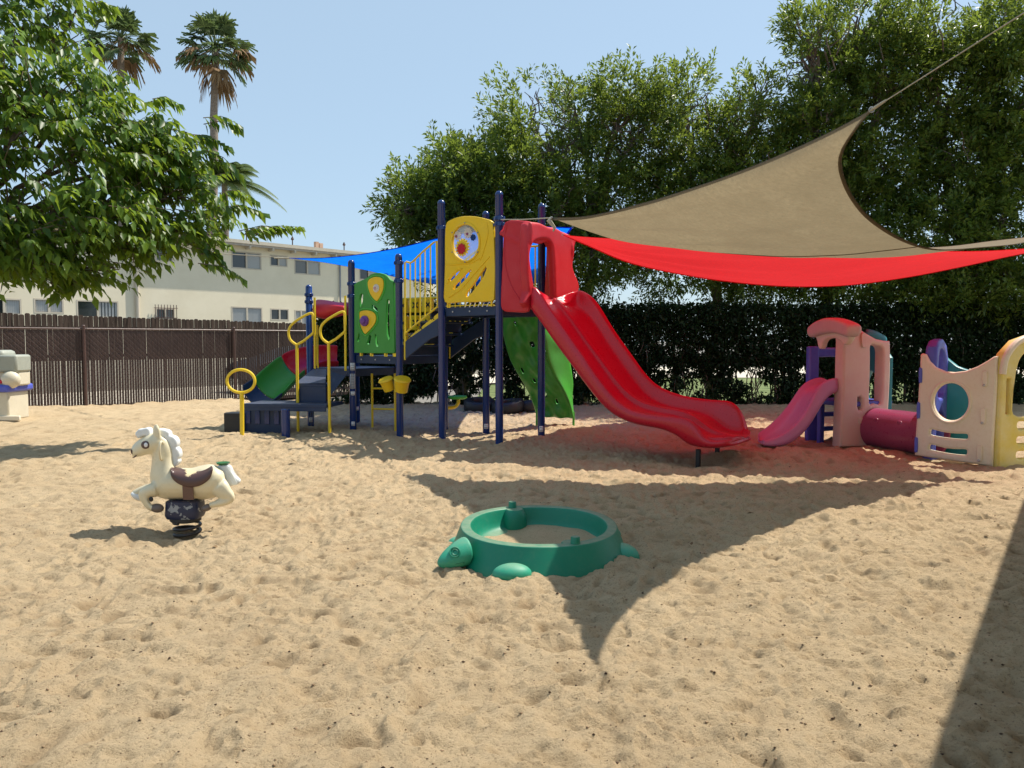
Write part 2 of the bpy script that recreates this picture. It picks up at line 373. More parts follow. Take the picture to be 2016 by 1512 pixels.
# ================================================================== THE SETTING
def sand_axis(lo, hi, f0, f1, d0, g):
    xs = [f0]
    while xs[-1] < f1: xs.append(xs[-1] + d0)
    d = d0
    while xs[-1] < hi: d = min(d * g, .25); xs.append(xs[-1] + d)
    d = d0; left = [f0]
    while left[-1] > lo: d = min(d * g, .25); left.append(left[-1] - d)
    return np.array(left[:0:-1] + xs)
MOUNDS += [(-2.52, 6.0, .28, -.03), (.0, 4.72, .25, .02), (.75, 4.95, .3, .03), (-.5, 4.9, .25, -.02), (2.75, 9.7, .35, .1), (2.35, 9.5, .4, -.08),
           (-4.2, 11.6, .4, .07), (-.1, 11.2, .6, .05), (-2.6, 12.2, .6, .05), (.7, 12.6, .5, .08), (3.6, 9.9, .6, .1), (4.8, 10.2, .5, .04), (-10, 15.6, 1.5, .12), (-6.5, 19.5, 1.6, .1)]
xs = sand_axis(-17, 15, -3.2, 3.6, .0115, 1.012); ys = sand_axis(-3, 19.6, 2.3, 5.6, .0115, 1.006)
X, Y = np.meshgrid(xs, ys); Z = sand_h(X, Y)
def grid_mesh(name, X, Y, Z):
    ny, nx = X.shape; me = bpy.data.meshes.new(name); me.vertices.add(nx * ny)
    me.vertices.foreach_set('co', np.stack([X, Y, Z], -1).astype(np.float32).ravel())
    i = np.arange((ny - 1) * (nx - 1)); r = i // (nx - 1); c_ = i % (nx - 1); a = r * nx + c_
    q = np.stack([a, a + 1, a + nx + 1, a + nx], -1).astype(np.int32)
    me.loops.add(q.size); me.loops.foreach_set('vertex_index', q.ravel())
    me.polygons.add(len(q)); me.polygons.foreach_set('loop_start', np.arange(len(q), dtype=np.int32) * 4)
    me.update(calc_edges=True); return me
gm = grid_mesh('sand', X, Y, Z); wx_ = X + .12 * vnoise(X * 3.1, Y * 3.1, 5); wy_ = Y + .12 * vnoise(X * 3.1, Y * 3.1, 6)
dimple_tone = np.clip(-(dimples(wx_, wy_, .21, 3, .06, .032) + .8 * dimples(wx_, wy_, .14, 9, .036, .028)) * 36 + vnoise(X * 9, Y * 9, 61) * .5 + vnoise(X * 30, Y * 30, 62) * .6 + vnoise(X * 14, Y * 17, 64) * .7 - .05, 0, 1) * np.clip(.65 + vnoise(X * .9, Y * .9, 63), 0, 1) * .85
a_ = gm.attributes.new('dimple_tone', 'FLOAT', 'POINT'); a_.data.foreach_set('value', dimple_tone.astype(np.float32).ravel())
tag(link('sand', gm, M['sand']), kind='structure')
def sheet(name, pts, z, mat, kind='structure'):
    o = MB().add([(x, y, z) for x, y in pts], [tuple(range(len(pts)))]).build(name, mat, smooth=False); tag(o, kind=kind); return o
sheet('ground', [(-900, -400), (900, -400), (900, 1500), (-900, 1500)], -.21, M['asphalt'])
sheet('lawn', [(-1, 19.3), (60, 19.3), (60, 33), (-1, 33)], -.12, M['grass'])
sheet('pavement', [(-1, 33), (90, 33), (90, 46), (-1, 46)], -.1, M['fascia'])

# crumbs of dark soil and small stones lying on the sand: nobody could count them
def crumbs(name, n, s0, s1, mat, x0=-7, x1=8, y0=2, y1=12):
    mb = MB(); 
    px = rng.uniform(-.85, .85, n); py = y0 + (y1 - y0) * rng.uniform(0, 1, n) ** 1.5; px = px * (py + .6)
    pz = sand_h(px, py)
    for i in range(n):
        s = s0 + (s1 - s0) * random.random() ** 3; vs = []
        for d in ((1, 0, 0), (0, 1, 0), (-1, 0, 0), (0, -1, 0), (0, 0, 1), (0, 0, -1)):
            k = s * random.uniform(.6, 1.25); vs.append((px[i] + d[0] * k * 1.2, py[i] + d[1] * k, pz[i] + s * .3 + d[2] * k * .7))
        mb.add(vs, [(0, 1, 4), (1, 2, 4), (2, 3, 4), (3, 0, 4), (1, 0, 5), (2, 1, 5), (3, 2, 5), (0, 3, 5)])
    o = mb.build(name, mat, smooth=True, angle=3); tag(o, kind='stuff'); return o
M['soil'] = rough_mat('dark_soil', (.05, .03, .02), (.12, .075, .05), 30)
M['soilpale'] = rough_mat('sand_clod', (.25, .17, .1), (.38, .27, .17), 30)
tag(crumbs('soil_crumbs', 3200, .0018, .0085, M['soil']), 'dark crumbs of soil scattered over the pale sand', 'crumbs')
tag(crumbs('sand_clods', 5000, .0025, .009, M['soilpale']), 'small tan clods of sand strewn over the playground', 'clods')

# ------------------------------------------------------------------ leaves
def leaves(name, P, Dr, N, L, wr, mat, parent, droop=.25, fold=.12, tint=None, kind=None):
    """one small folded blade per row: base, two sides, midrib, tip"""
    n = len(P); nl = lambda a: a / np.maximum(np.linalg.norm(a, axis=1, keepdims=True), 1e-6)
    Dr = nl(Dr); Sd = nl(np.cross(Dr, N)); Up = np.cross(Sd, Dr); L = L[:, None]
    dn = np.array([[0, 0, -1.]])
    v = np.stack([P, P + Dr * L * .42 + Sd * L * wr * .5 + Up * L * fold, P + Dr * L * .45 + dn * L * droop * .15, P + Dr * L * .42 - Sd * L * wr * .5 + Up * L * fold,
                  P + Dr * L * .95 + dn * L * droop], 1) - np.array(origin(parent))
    me = bpy.data.meshes.new(name); me.vertices.add(n * 5); me.vertices.foreach_set('co', v.astype(np.float32).ravel())
    f = (np.arange(n)[:, None, None] * 5 + np.array([[0, 2, 1], [0, 3, 2], [1, 2, 4], [2, 3, 4]])[None]).astype(np.int32)
    me.loops.add(f.size); me.loops.foreach_set('vertex_index', f.ravel())
    me.polygons.add(n * 4); me.polygons.foreach_set('loop_start', np.arange(n * 4, dtype=np.int32) * 3)
    me.update(calc_edges=True)
    if tint is None: tint = rng.uniform(0, 1, n) ** 1.5
    at_ = me.attributes.new('tint', 'FLOAT', 'POINT'); at_.data.foreach_set('value', np.repeat(tint, 5).astype(np.float32))
    return link(name, me, mat, parent, smooth=False)
def rv(n): a = rng.normal(size=(n, 3)); return a / np.linalg.norm(a, axis=1, keepdims=True)

def limb(mb, a, b, r0, r1, wob=.12, n=7, seg=8, sag=0):
    a = Vector(a); b = Vector(b); L = (b - a).length; pts = []; rs = []
    for i in range(n + 1):
        t = i / n; k = math.sin(PI * t)
        pts.append(a.lerp(b, t) + Vector((random.uniform(-1, 1), random.uniform(-1, 1), random.uniform(-1, 1))) * (wob * L * .12 * k) + Vector((0, 0, sag * k)))
        rs.append(r0 * (1 - t) + r1 * t)
    mb.tube(pts, rs, seg); return pts
def carob(name_label, base, lobes, n_clusters, fork, label, per=20, bark='greybark', seed=1):
    """lobes: (x, y, z, rx, ry, rz); clusters of pinnate leaflets sit on twigs through each lobe, thicker towards its skin"""
    t = thing('tree', base, label, 'tree', 'trees beyond the hedge')
    vol = np.array([l[3] * l[4] * l[5] for l in lobes]) ** .75; vol /= vol.sum()
    k = rng.choice(len(lobes), n_clusters, p=vol); Lb = np.array(lobes)[k]
    d = rv(n_clusters); r = rng.uniform(.12, 1, (n_clusters, 1)) ** .45 * rng.uniform(.85, 1.08, (n_clusters, 1))
    far_ = rng.uniform(0, 1, (n_clusters, 1)) < .09; r = np.where(far_, rng.uniform(1.0, 1.33, (n_clusters, 1)), r)
    c = Lb[:, :3] + d * Lb[:, 3:] * r
    nz_ = vnoise(c[:, 0] * 1.15 + seed * 9 + c[:, 1] * .6, c[:, 2] * 1.4, 90) + .6 * vnoise(c[:, 0] * 2.6, c[:, 2] * 2.8 + c[:, 1], 91)
    kp = (nz_ + .34 + np.clip((7.2 - c[:, 2]) * .09, 0, .32) > rng.uniform(0, .35, n_clusters)) | (c[:, 2] < 3.0); c = c[kp]; d = d[kp]; n_clusters = len(c)
    c[:, 2] = np.maximum(c[:, 2], 1.9 + rng.uniform(0, .5, n_clusters))
    # each cluster: a short twig with leaflets in pairs
    out = d * np.array([1, 1, .8]) + rv(n_clusters) * .8 + np.array([0, 0, .45]); out /= np.linalg.norm(out, axis=1, keepdims=True)
    tw = rng.uniform(.22, .5, n_clusters)
    P = []; D = []; 
    cc = np.repeat(c, per, 0); oo = np.repeat(out, per, 0); ll = np.repeat(tw, per)[:, None]
    u = np.tile(np.linspace(.05, 1, per), n_clusters)[:, None]
    side = rv(n_clusters * per); side -= oo * (side * oo).sum(1, keepdims=True)
    P = cc + oo * ll * u + side * .05; D = side * 1.0 + oo * rng.uniform(.5, 1.3, (len(P), 1)) + np.array([0, 0, .1])
    tint = np.clip(np.repeat(rng.uniform(0, 1, n_clusters) ** 1.4, per) * .8 + rng.uniform(0, .5, len(P)) ** 1.5, 0, 1)
    leaves('crown', P, D, rv(len(P)) + np.array([0, 0, 1.2]), rng.uniform(.09, .17, len(P)), .34, M['leafR'], t, .1, .1, tint)
    mb = MB(); base = Vector(base)
    fk = Vector(fork); limb(mb, base + Vector((0, 0, -.3)), fk, .17, .12, .5, 7, 12)
    for i, l in enumerate(lobes):
        e = Vector(l[:3]); mid = fk.lerp(e, .55) + Vector((random.uniform(-.3, .3), random.uniform(-.3, .3), random.uniform(.0, .5)))
        limb(mb, fk, mid, .12, .075, .5); limb(mb, mid, e, .075, .035, .5)
        for _ in range(11):
            dd = Vector(rv(1)[0]); q = e + Vector((dd.x * l[3], dd.y * l[4], abs(dd.z) * l[5] * .9)) * random.uniform(.8, 1.08)
            limb(mb, mid.lerp(e, random.random()), q, .034, .008, 1.1, 7, 5)
    mb.build('trunk', M[bark], t)
    return t
def lobe(u, v, rpx, Y, depth=1.3, sq=.9):
    p = at(u, v, Y); k = Y / F; return (p.x, p.y, p.z, rpx * k, depth, rpx * k * sq)
# pale twisting trees behind the hedge
carob('a', tuple(G(905, 789) * 1 + V(0, 1.0, 0)), [lobe(820, 385, 62, 17.6, .9), lobe(790, 420, 42, 17.4, .6), lobe(880, 430, 85, 18.2), lobe(900, 345, 60, 18), lobe(955, 380, 85, 18.3), lobe(885, 300, 24, 18, .3), lobe(845, 470, 60, 18, .9),
        lobe(940, 500, 80, 18.6)], 1700, at(940, 560, 18.6), 'lowest leftmost tree of the row, its loose twigs reaching out over the blue sail', seed=1)
carob('b', tuple(at(1150, 735, 20.4).xy) + (0,), [lobe(1040, 245, 78, 18.6), lobe(1130, 225, 80, 19), lobe(1235, 190, 66, 18.8), lobe(1010, 330, 85, 18.2), lobe(1120, 330, 120, 19), lobe(1080, 430, 120, 18.6), lobe(1250, 270, 105, 18.8),
        lobe(1210, 420, 120, 19), lobe(1160, 520, 95, 18.8, 1.2, .6), lobe(1010, 480, 90, 18.6)], 3100, at(1170, 480, 19.5), 'broad dark green tree rising behind the yellow panel and the tower', seed=2)
carob('c', tuple(at(1400, 735, 20.2).xy) + (0,), [lobe(1340, 205, 66, 18.8), lobe(1340, 300, 110, 19), lobe(1450, 250, 72, 18.8), lobe(1490, 340, 100, 18.8), lobe(1370, 410, 120, 18.8), lobe(1480, 450, 110, 19), lobe(1330, 530, 100, 19, 1.2, .5),
        lobe(1500, 560, 80, 19, 1.2, .5), lobe(1500, 190, 44, 18.6, .7)], 2800, at(1400, 500, 19.6), 'round dark green tree standing right behind the tan sail', seed=3)
carob('d', tuple(at(1620, 735, 20.0).xy) + (0,), [lobe(1610, 110, 68, 18.0), lobe(1590, 60, 44, 17.8, .6), lobe(1690, 60, 90, 18), lobe(1660, 190, 110, 18.4), lobe(1620, 300, 110, 18.6), lobe(1760, 130, 90, 17.8), lobe(1640, 430, 120, 18.6),
        lobe(1740, 330, 120, 18.4), lobe(1690, 540, 110, 18.6, 1.2, .5), lobe(1600, 250, 60, 18, .8)], 4000, at(1640, 480, 19.2), 'tall airy tree over the upper tip of the tan sail', seed=4)
carob('e', tuple(at(1880, 735, 19.6).xy) + (0,), [lobe(1840, 50, 100, 17.4), lobe(1960, 70, 110, 17), lobe(2080, 40, 130, 17), lobe(1870, 190, 110, 17.8), lobe(2010, 200, 120, 17.6), lobe(1880, 330, 130, 18), lobe(2020, 340, 130, 17.8),
        lobe(1860, 460, 120, 18), lobe(1990, 470, 130, 17.8), lobe(1900, 570, 110, 18.2, 1.2, .5), lobe(2040, 580, 110, 18, 1.2, .6), lobe(2130, 300, 130, 17.8), lobe(1800, 580, 90, 18.4, 1.1, .5)], 6200, at(1900, 470, 18.8), 'tallest and rightmost tree, towering over the white and yellow play cube', seed=5)

# ------------------------------------------------------------------ hedge on its wire fence
hg = thing('hedge', (5, 18.1, 0), 'dense dark clipped hedge along the back of the playground, thin and gappy near the ground', 'hedge')
def hedge_pts(n, x0, x1, z0, z1, p=1.0):
    x = rng.uniform(x0, x1, n); z = z0 + (z1 - z0) * rng.uniform(0, 1, n) ** p; y = 18.1 + rng.uniform(-.3, .45, n) + .12 * vnoise(x * 1.7, z * 1.7, 31)
    keep = (vnoise(x * 2.6, z * 2.6, 21) + vnoise(x * 7, z * 7, 22) * .8 + .5 + np.clip(z - .95, -.6, .5) * .5) > rng.uniform(0, .5, n)
    top = z1 + .12 + .3 * vnoise(x * .9, x * 0, 23) + .22 * vnoise(x * 5, x * 0, 24) + rng.uniform(-.12, .12, n); keep &= z < top
    return np.stack([x, y, z], 1)[keep]
P = np.concatenate([hedge_pts(85000, -4.6, 15.5, .9, 2.35), hedge_pts(85000, -4.6, 15.5, -.05, 1.15, 1.15)])
leaves('foliage', P, rv(len(P)) + np.array([0, -.2, -.2]), rv(len(P)) + np.array([0, 0, 1.]), rng.uniform(.07, .14, len(P)), .55, M['leafH'], hg, .15)
mb = MB()
for i in range(150):
    x = random.uniform(-4.5, 15.4); a = V(x, 18.1 + random.uniform(-.2, .3), -.2); limb(mb, a, a + V(random.uniform(-.4, .4), 0, random.uniform(1.2, 2.2)), .014, .006, .9, 5, 5)
mb.build('stem', M['greybark'], hg)
wf = thing('wire_fence', (5, 18.25, 0), 'dark wire fence frame with round posts, swallowed by the clipped hedge', 'fence')
for i in range(8):
    MB().tube([(-4.4 + i * 2.75, 18.25, -.3), (-4.4 + i * 2.75, 18.25, 2.02)], .03, 10).build('post', M['brownsteel'], wf)
MB().tube([(-4.5, 18.25, 2.0), (15.5, 18.25, 2.0)], .02, 8).build('top_rail', M['brownsteel'], wf)

# low tangle of shrubs under the tree row, beyond the hedge
M['leafS'] = leafmat('shrub_leaf', (.01, .034, .008), (.05, .09, .018), (.15, .24, .04), .25, .5, .3)
sh = thing('shrub', (9.5, 19.2, 0), 'loose leafy shrub tangle rising just above the clipped hedge', 'shrub')
P = np.stack([rng.uniform(-2.5, 15.5, 30000), rng.uniform(18.6, 20.2, 30000), rng.uniform(1.7, 3.3, 30000)], 1)
P = P[(vnoise(P[:, 0] * 1.1, P[:, 2] * 1.2, 41) * 1.3 + vnoise(P[:, 0] * 3.5, P[:, 2] * 3.5, 42) + .44 - (P[:, 2] - 2.2) * .12) > rng.uniform(0, .5, len(P))]
leaves('foliage', P, rv(len(P)) + np.array([0, 0, -.3]), rv(len(P)) + np.array([0, 0, 1.]), rng.uniform(.09, .16, len(P)), .3, M['leafS'], sh, .2)

mb = MB()
for i in range(70): a = V(random.uniform(-2.4, 15.4), 19.3, -.2); limb(mb, a, a + V(random.uniform(-.5, .5), 0, random.uniform(2, 3)), .02, .006, .9, 5, 5)
mb.build('stem', M['greybark'], sh)

# ------------------------------------------------------------------ left tree: large drooping mulberry leaves
def mulberry():
    base = (-8.3, 10.9, 0)
    t = thing('tree', base, 'big leafy tree with drooping bright green leaves reaching in from the left', 'tree')
    L = []
    for u, v, r, Y in ((-60, 120, 150, 10.2), (50, 40, 95, 10.5), (150, 20, 42, 11), (110, 160, 105, 10.3), (195, 170, 58, 10.8), (40, 260, 140, 10), (180, 280, 110, 10.3), (265, 245, 62, 10.8), (320, 290, 58, 11.2), (290, 345, 75, 11), (370, 300, 42, 11.3),
                       (60, 400, 140, 10), (210, 400, 120, 10.4), (330, 390, 80, 11), (395, 370, 52, 11.3), (415, 420, 40, 11.4), (120, 490, 80, 10.3), (260, 480, 60, 10.8), (350, 455, 55, 11.2), (30, 505, 60, 10.2), (400, 470, 32, 11.4),
                       (-80, 350, 160, 10), (-50, 500, 90, 10), (150, 540, 26, 10.4), (90, 545, 30, 10.3), (220, 535, 24, 10.5), (-200, 250, 200, 10.5)):
        L.append(lobe(u, v, r * .92, Y, min(1.1, .35 + r * .008)))
    L = np.array(L); n = 1850
    w = (L[:, 3] * L[:, 5]) ** .8; w /= w.sum(); k = rng.choice(len(L), n, p=w); d = rv(n)
    c = L[k, :3] + d * L[k, 3:] * (rng.uniform(.05, 1, (n, 1)) ** .5)
    nz_ = vnoise(c[:, 0] * 1.7, c[:, 2] * 1.9 + c[:, 1] * .5, 95) + .5 * vnoise(c[:, 0] * 4, c[:, 2] * 4, 96); kp = nz_ + .33 + np.clip((3.6 - c[:, 2]) * .2, 0, .3) > rng.uniform(0, .3, n); c = c[kp]; d = d[kp]; n = len(c)
    dirs = rng.normal(0, .5, (n, 3)) + np.array([.9, -.15, .05]) + d * .5
    tips = [((500, 462, 11.3), (594, 447, 11.6), 15), ((470, 455, 11.3), (560, 452, 11.6), 12), ((400, 520, 11), (478, 548, 11.2), 12), ((395, 500, 11), (440, 520, 11.2), 10), ((400, 232, 11), (470, 245, 11.2), 10), ((380, 265, 11), (445, 290, 11.2), 10),
            ((300, 195, 10.8), (352, 205, 11), 10), ((410, 310, 11), (475, 350, 11.2), 10), ((430, 380, 11.2), (500, 398, 11.4), 10), ((440, 410, 11.2), (520, 420, 11.4), 12), ((190, 5, 10.8), (225, 25, 11), 8), ((150, 560, 10.4), (110, 585, 10.4), 9)]
    starts = []; ends = []; cnt = []; sag = []
    for a, b_, m_ in tips:
        for q in range(2):
            j = Vector(rv(1)[0]) * (.1 * q); A = at(*a) + j; B = at(*b_) + j * .5; starts.append(tuple(A)); ends.append(tuple(B)); cnt.append(m_ + 4); sag.append(.07)
    dirs /= np.linalg.norm(dirs, axis=1, keepdims=True); ln = rng.uniform(.35, .65, n)
    for i in range(n):
        s_ = c[i] - dirs[i] * ln[i] * .5; starts.append(tuple(s_)); ends.append(tuple(s_ + dirs[i] * ln[i] + np.array([0, 0, -.08]))); cnt.append(random.randint(8, 11)); sag.append(random.uniform(.03, .08))
    P = []; D = []; N = []; T = []; mb = MB()
    for i, (a, b_, m_) in enumerate(zip(starts, ends, cnt)):
        a = np.array(a); b_ = np.array(b_); ax = (b_ - a) / np.linalg.norm(b_ - a); sd = np.cross(ax, (0, 0, 1)); sd /= np.linalg.norm(sd) + 1e-6
        tt = random.random() ** 1.3
        if i % 2 == 0 or i < 24: mb.tube([a, (a + b_) / 2 + (0, 0, sag[i]), b_], [.007, .005, .002], 4, cap=False)
        for q in range(m_):
            u = (q + .6) / m_; p = a + (b_ - a) * u + np.array([0, 0, sag[i] * math.sin(PI * u)]); sg = 1 if q % 2 else -1
            dd = sd * sg * random.uniform(.35, .8) + ax * random.uniform(.3, .8) + np.array([0, 0, -random.uniform(.25, 1.15)])
            P.append(p); D.append(dd); N.append(np.array([0, 0, 1]) + rng.normal(0, .45, 3)); T.append(min(1, tt * .75 + random.random() * .35))
    P = np.array(P); leaves('crown', P, np.array(D), np.array(N), rng.uniform(.11, .21, len(P)), .48, M['leafM'], t, .16, .09, np.array(T))
    fk = V(-7.9, 10.8, 2.3); limb(mb, (base[0], base[1], -.3), fk, .2, .16, .2, 7, 12)
    for l in L:
        e = Vector(l[:3]); mid = fk.lerp(e, .5) + V(0, 0, .35); limb(mb, fk, mid, .06, .035, .4); limb(mb, mid, e, .035, .014, .4)
        for _ in range(5):
            dd = Vector(rv(1)[0]); limb(mb, mid.lerp(e, random.uniform(.3, 1)), e + Vector((dd.x * l[3], dd.y * l[4], dd.z * l[5])) * .9, .014, .005, .6, 5, 5)
    mb.build('trunk', M['bark'], t)
mulberry()

# ------------------------------------------------------------------ palms
def fan_palm(u, v, Y, k, label, seed, dry=22, lean=0):
    random.seed(seed); top = at(u, v, Y); base = V(top.x + lean, Y, 0)
    t = thing('palm_tree', base, label, 'palm tree', 'tall fan palms behind the apartment house')
    pts = [base.lerp(top, i / 14) + V(random.uniform(-.03, .03) - lean * .0, 0, 0) for i in range(15)]
    MB().tube([p + V(0, 0, -.3 if i == 0 else .1) for i, p in enumerate(pts)], [.34 - .17 * i / 14 for i in range(15)], 12).build('trunk', M['palmbark'], t)
    def fronds(name, mat, n, el0, el1, nb, dr):
        P = []; D = []; N = []; Ln = []; mb = MB()
        for i in range(n):
            az = 2 * PI * (i * .618 + random.random() * .08); el = math.radians(random.uniform(el0, el1)); pl = random.uniform(.9, 1.35) * k
            d = V(math.cos(az) * math.cos(el), math.sin(az) * math.cos(el), math.sin(el)); h = top + d * pl + V(0, 0, -.12 * pl)
            mb.tube([top, top + d * pl * .5 + V(0, 0, .03), h], [.03, .022, .015], 4, cap=False)
            s = d.cross(V(0, 0, 1)).normalized(); up = s.cross(d)
            for j in range(nb):
                a = math.radians(-82 + 164 * j / (nb - 1) + random.uniform(-3, 3)); bd = d * math.cos(a) + s * math.sin(a) + up * random.uniform(-.12, .12)
                L = random.uniform(.75, 1.0) * k * (1 - .15 * abs(a)); tip = h + bd * L + V(0, 0, -dr * L * random.uniform(.6, 1.3)); mid = h + bd * L * .5
                wv = (bd.cross(up)).normalized() * .075 * k
                P.append((h, mid + wv, mid - wv, tip + wv * .1, tip + V(0, 0, -dr * .35 * L)))
        vs = []; fs = []
        for q in P:
            o = len(vs); vs += [tuple(x) for x in q]; fs += [(o, o + 2, o + 1), (o + 1, o + 2, o + 3), (o + 2, o + 4, o + 3)]
        mb.add(vs, fs); ob = mb.build(name, mat, t, smooth=False)
        me = ob.data; at_ = me.attributes.new('tint', 'FLOAT', 'POINT'); at_.data.foreach_set('value', np.random.default_rng(seed).uniform(0, 1, len(me.vertices)).astype(np.float32))
    fronds('crown', M['palm'], 44, -42, 84, 19, .26)
    fronds('dry_fronds', M['palmdry'], dry, -70, 0, 17, .55)
fan_palm(424, 98, 44, 1.12, 'tall fan palm standing clear against the sky, its skirt of brown fronds hanging', 5, 10, -.7)
fan_palm(238, 78, 44, 1.0, 'fan palm half hidden behind the top of the leafy tree', 9, 6, -.5)
def feather_palm():
    random.seed(3); top = at(442, 362, 40); t = thing('palm_tree', V(top.x, 40, 0), 'low feathery green palm peeking out beside the tall palm trunk above the roof', 'palm tree')
    MB().tube([V(top.x, 40, -.3), top], [.24, .15], 10).build('trunk', M['palmbark'], t)
    vs = []; fs = []; mb = MB()
    for i in range(38):
        az = 2 * PI * i * .618; el = math.radians(random.uniform(5, 75)); L = random.uniform(2.4, 3.3); d = V(math.cos(az) * math.cos(el), math.sin(az) * math.cos(el), math.sin(el))
        pts = [top + d * L * s + V(0, 0, -1.35 * s * s * L * .45) for s in [j / 12 for j in range(13)]]
        mb.tube(pts, [.03 * (1 - j / 14) for j in range(13)], 4, cap=False)
        for j in range(2, 13):
            for q in range(5):
                p = pts[j].lerp(pts[j - 1], q / 5); s = d.cross(V(0, 0, 1)).normalized(); fw = (pts[j] - pts[j - 1]).normalized()
                for sg in (-1, 1):
                    l = .55 * math.sin(PI * (j / 13) ** .7) + .12; tip = p + s * sg * l * .8 + fw * l * .5 + V(0, 0, -.45 * l); w = fw * .035
                    o = len(vs); vs += [tuple(p - w), tuple(p + w), tuple(tip)]; fs.append((o, o + 1, o + 2))
    mb.add(vs, fs); ob = mb.build('crown', M['palm'], t, smooth=False)
    a = ob.data.attributes.new('tint', 'FLOAT', 'POINT'); a.data.foreach_set('value', rng.uniform(0, 1, len(ob.data.vertices)).astype(np.float32))
feather_palm(); random.seed(21)

# ------------------------------------------------------------------ apartment building
BP = V(-13.2, 37, 0); BD = V(.677, .736, 0).normalized(); BN = V(BD.y, -BD.x, 0)
def bw(s, z, o=0): return BP + BD * s + BN * o + V(0, 0, z)
def bpx(u, v): return onp(u, v, BP, BD)
b = thing('apartment_building', tuple(BP), 'long two storey cream stucco apartment building behind the board fence', 'building')
s0, s1 = -17, 12.5; zt = onp(520, 484, BP, BD)[1] + .1; ztop = zt
def wallbox(n, mat, s_a, s_b, z0, z1, o0, o1):
    c = bw((s_a + s_b) / 2, (z0 + z1) / 2, (o0 + o1) / 2); return MB().box(c, (s_b - s_a, abs(o1 - o0), z1 - z0), BD, BN).build(n, mat, b, smooth=False)
winpx = [(305, 478, 341, 515), (455, 493, 515, 530), (531, 501, 566, 525), (579, 510, 631, 541), (707, 528, 745, 552),
         (-28, 586, 43, 620), (66, 587, 126, 617), (150, 590, 234, 626), (306, 606, 344, 630), (455, 603, 517, 641), (532, 607, 569, 631), (580, 610, 606, 640), (160, 455, 215, 490), (20, 440, 90, 478), (630,612,662,642)]
holes = []; wins = []
for q in winpx:
    a = bpx(q[0], q[1]); c = bpx(q[2], q[3]); c0 = bpx(q[0], q[3]); zt_ = a[1]; zb = (c0[1] + c[1]) / 2
    zt_ = (a[1] + bpx(q[2], q[1])[1]) / 2 if False else a[1]
    wins.append((a[0], c[0], zb, zt_)); holes.append([(a[0], zb), (c[0], zb), (c[0], zt_), (a[0], zt_)])
wall = panel('wall', M['stucco'], b, BP, BD, [(s0, -.5), (s1, -.5), (s1, ztop), (s0, ztop)], holes, .2, .002, -.1)
wallbox('interior_wall', M['pane'], s0 + .1, s1 - .1, -.4, ztop - .1, -1.2, -1.0)
wallbox('end_wall', M['stucco'], s1 - .003, s1 + .2, -.5, ztop, -8, .0); wallbox('end_wall', M['stucco'], s0 - .2, s0 + .003, -.5, ztop, -8, .0)
for i, (a, c, z0, z1) in enumerate(wins):
    fr = MB(); mid = (a + c) / 2
    for q in ((a, a + .06, z0, z1), (c - .06, c, z0, z1), (a + .06, c - .06, z0, z0 + .06), (a + .06, c - .06, z1 - .06, z1), (mid - .04, mid + .04, z0 + .06, z1 - .06)):
        fr.box(bw((q[0] + q[1]) / 2, (q[2] + q[3]) / 2, -.02), (q[1] - q[0], .06, q[3] - q[2]), BD, BN)
    w = fr.build('window', M['fascia'], b, smooth=False)
    for k, (p, q) in enumerate(((a + .06, mid - .04), (mid + .04, c - .06))):
        MB().box(bw((p + q) / 2, (z0 + z1) / 2, -.06), (q - p, .01, z1 - z0 - .12), BD, BN).build('pane', M['pane'] if (i + k) % 3 else M['panehaze'], w, smooth=False)
    if i in (1, 2, 3, 4, 5, 6, 7, 9, 11, 12):
        mb = MB(); p = a + .08
        a_ = mid + .05 if i in (1, 3, 2, 4, 5, 7, 12) else a + .08
        while a_ < c - .1: mb.box(bw(a_ + .04, (z0 + z1) / 2, -.045), (.072, .006, z1 - z0 - .14), BD + BN * .25, None); a_ += .078 if i != 7 else .13
        mb.build('blind', M['blind'], w, smooth=False)
a, c, z0, z1 = wins[8]; mb = MB()
for i in range(8): q = a - .05 + (c - a + .1) * i / 7; mb.tube([bw(q, z0 - .05, .1), bw(q, z1 + .15, .1)], .015, 6)
for z in (z0 + .1, z1): mb.tube([bw(a - .1, z, .1), bw(c + .1, z, .1)], .012, 6)
mb.build('window_bars', M['brownsteel'], b)
OV = .56
MB().box(bw((s0 + s1) / 2, ztop + .09, -3.85), (s1 - s0 + .9, 8.6, .14), BD, (BN + V(0, 0, -.06))).build('roof', M['roof'], b, smooth=False)
wallbox('fascia', M['fascia'], s0 - .5, s1 + .5, ztop - .14, ztop + .02, OV - .11 , OV - .06)
q = s0 + .4
while q < s1: wallbox('rafter_tail', M['fascia'], q, q + .09, ztop - .36, ztop - .16, .0, OV - .12); q += 1.22
for u in (268, 668):
    s_ = bpx(u, 560)[0]; MB().tube([bw(s_, -.4, .08), bw(s_, ztop - .25, .08)], .085 if u == 268 else .045, 10).build('downspout', M['fascia'] if u == 268 else M['greylabel'], b)
for u, h, r in ((679, .42, .1), (687, .36, .11)):
    s_ = bpx(u, 500)[0]; wallbox('chimney', M['terra'], s_ - r, s_ + r, ztop, ztop + .35 + h, -2.6 - 2 * r, -2.6)
for u in (510, 521, 601, 703):
    s_ = bpx(u, 490)[0]; MB().tube([bw(s_, ztop + .1, -1.2), bw(s_, ztop + .5, -1.2)], .03, 8).lathe(bw(s_, ztop + .5, -1.2), [(.05, 0), (.09, .05), (.02, .2)], 8).build('vent_pipe', M['brownsteel'], b)
s_ = bpx(607, 482)[0]; wallbox('roof_hatch', M['greylabel'], s_, s_ + 1.1, ztop + .1, ztop + .26, -1.9, -1.2)
tag(MB().tube([bw(-11, zt - .9, .2), at(570, 508, 13.76)], .008, 6).build('cable', M['rope']), 'thin pale line running left from the tip of the blue sail', 'cable')

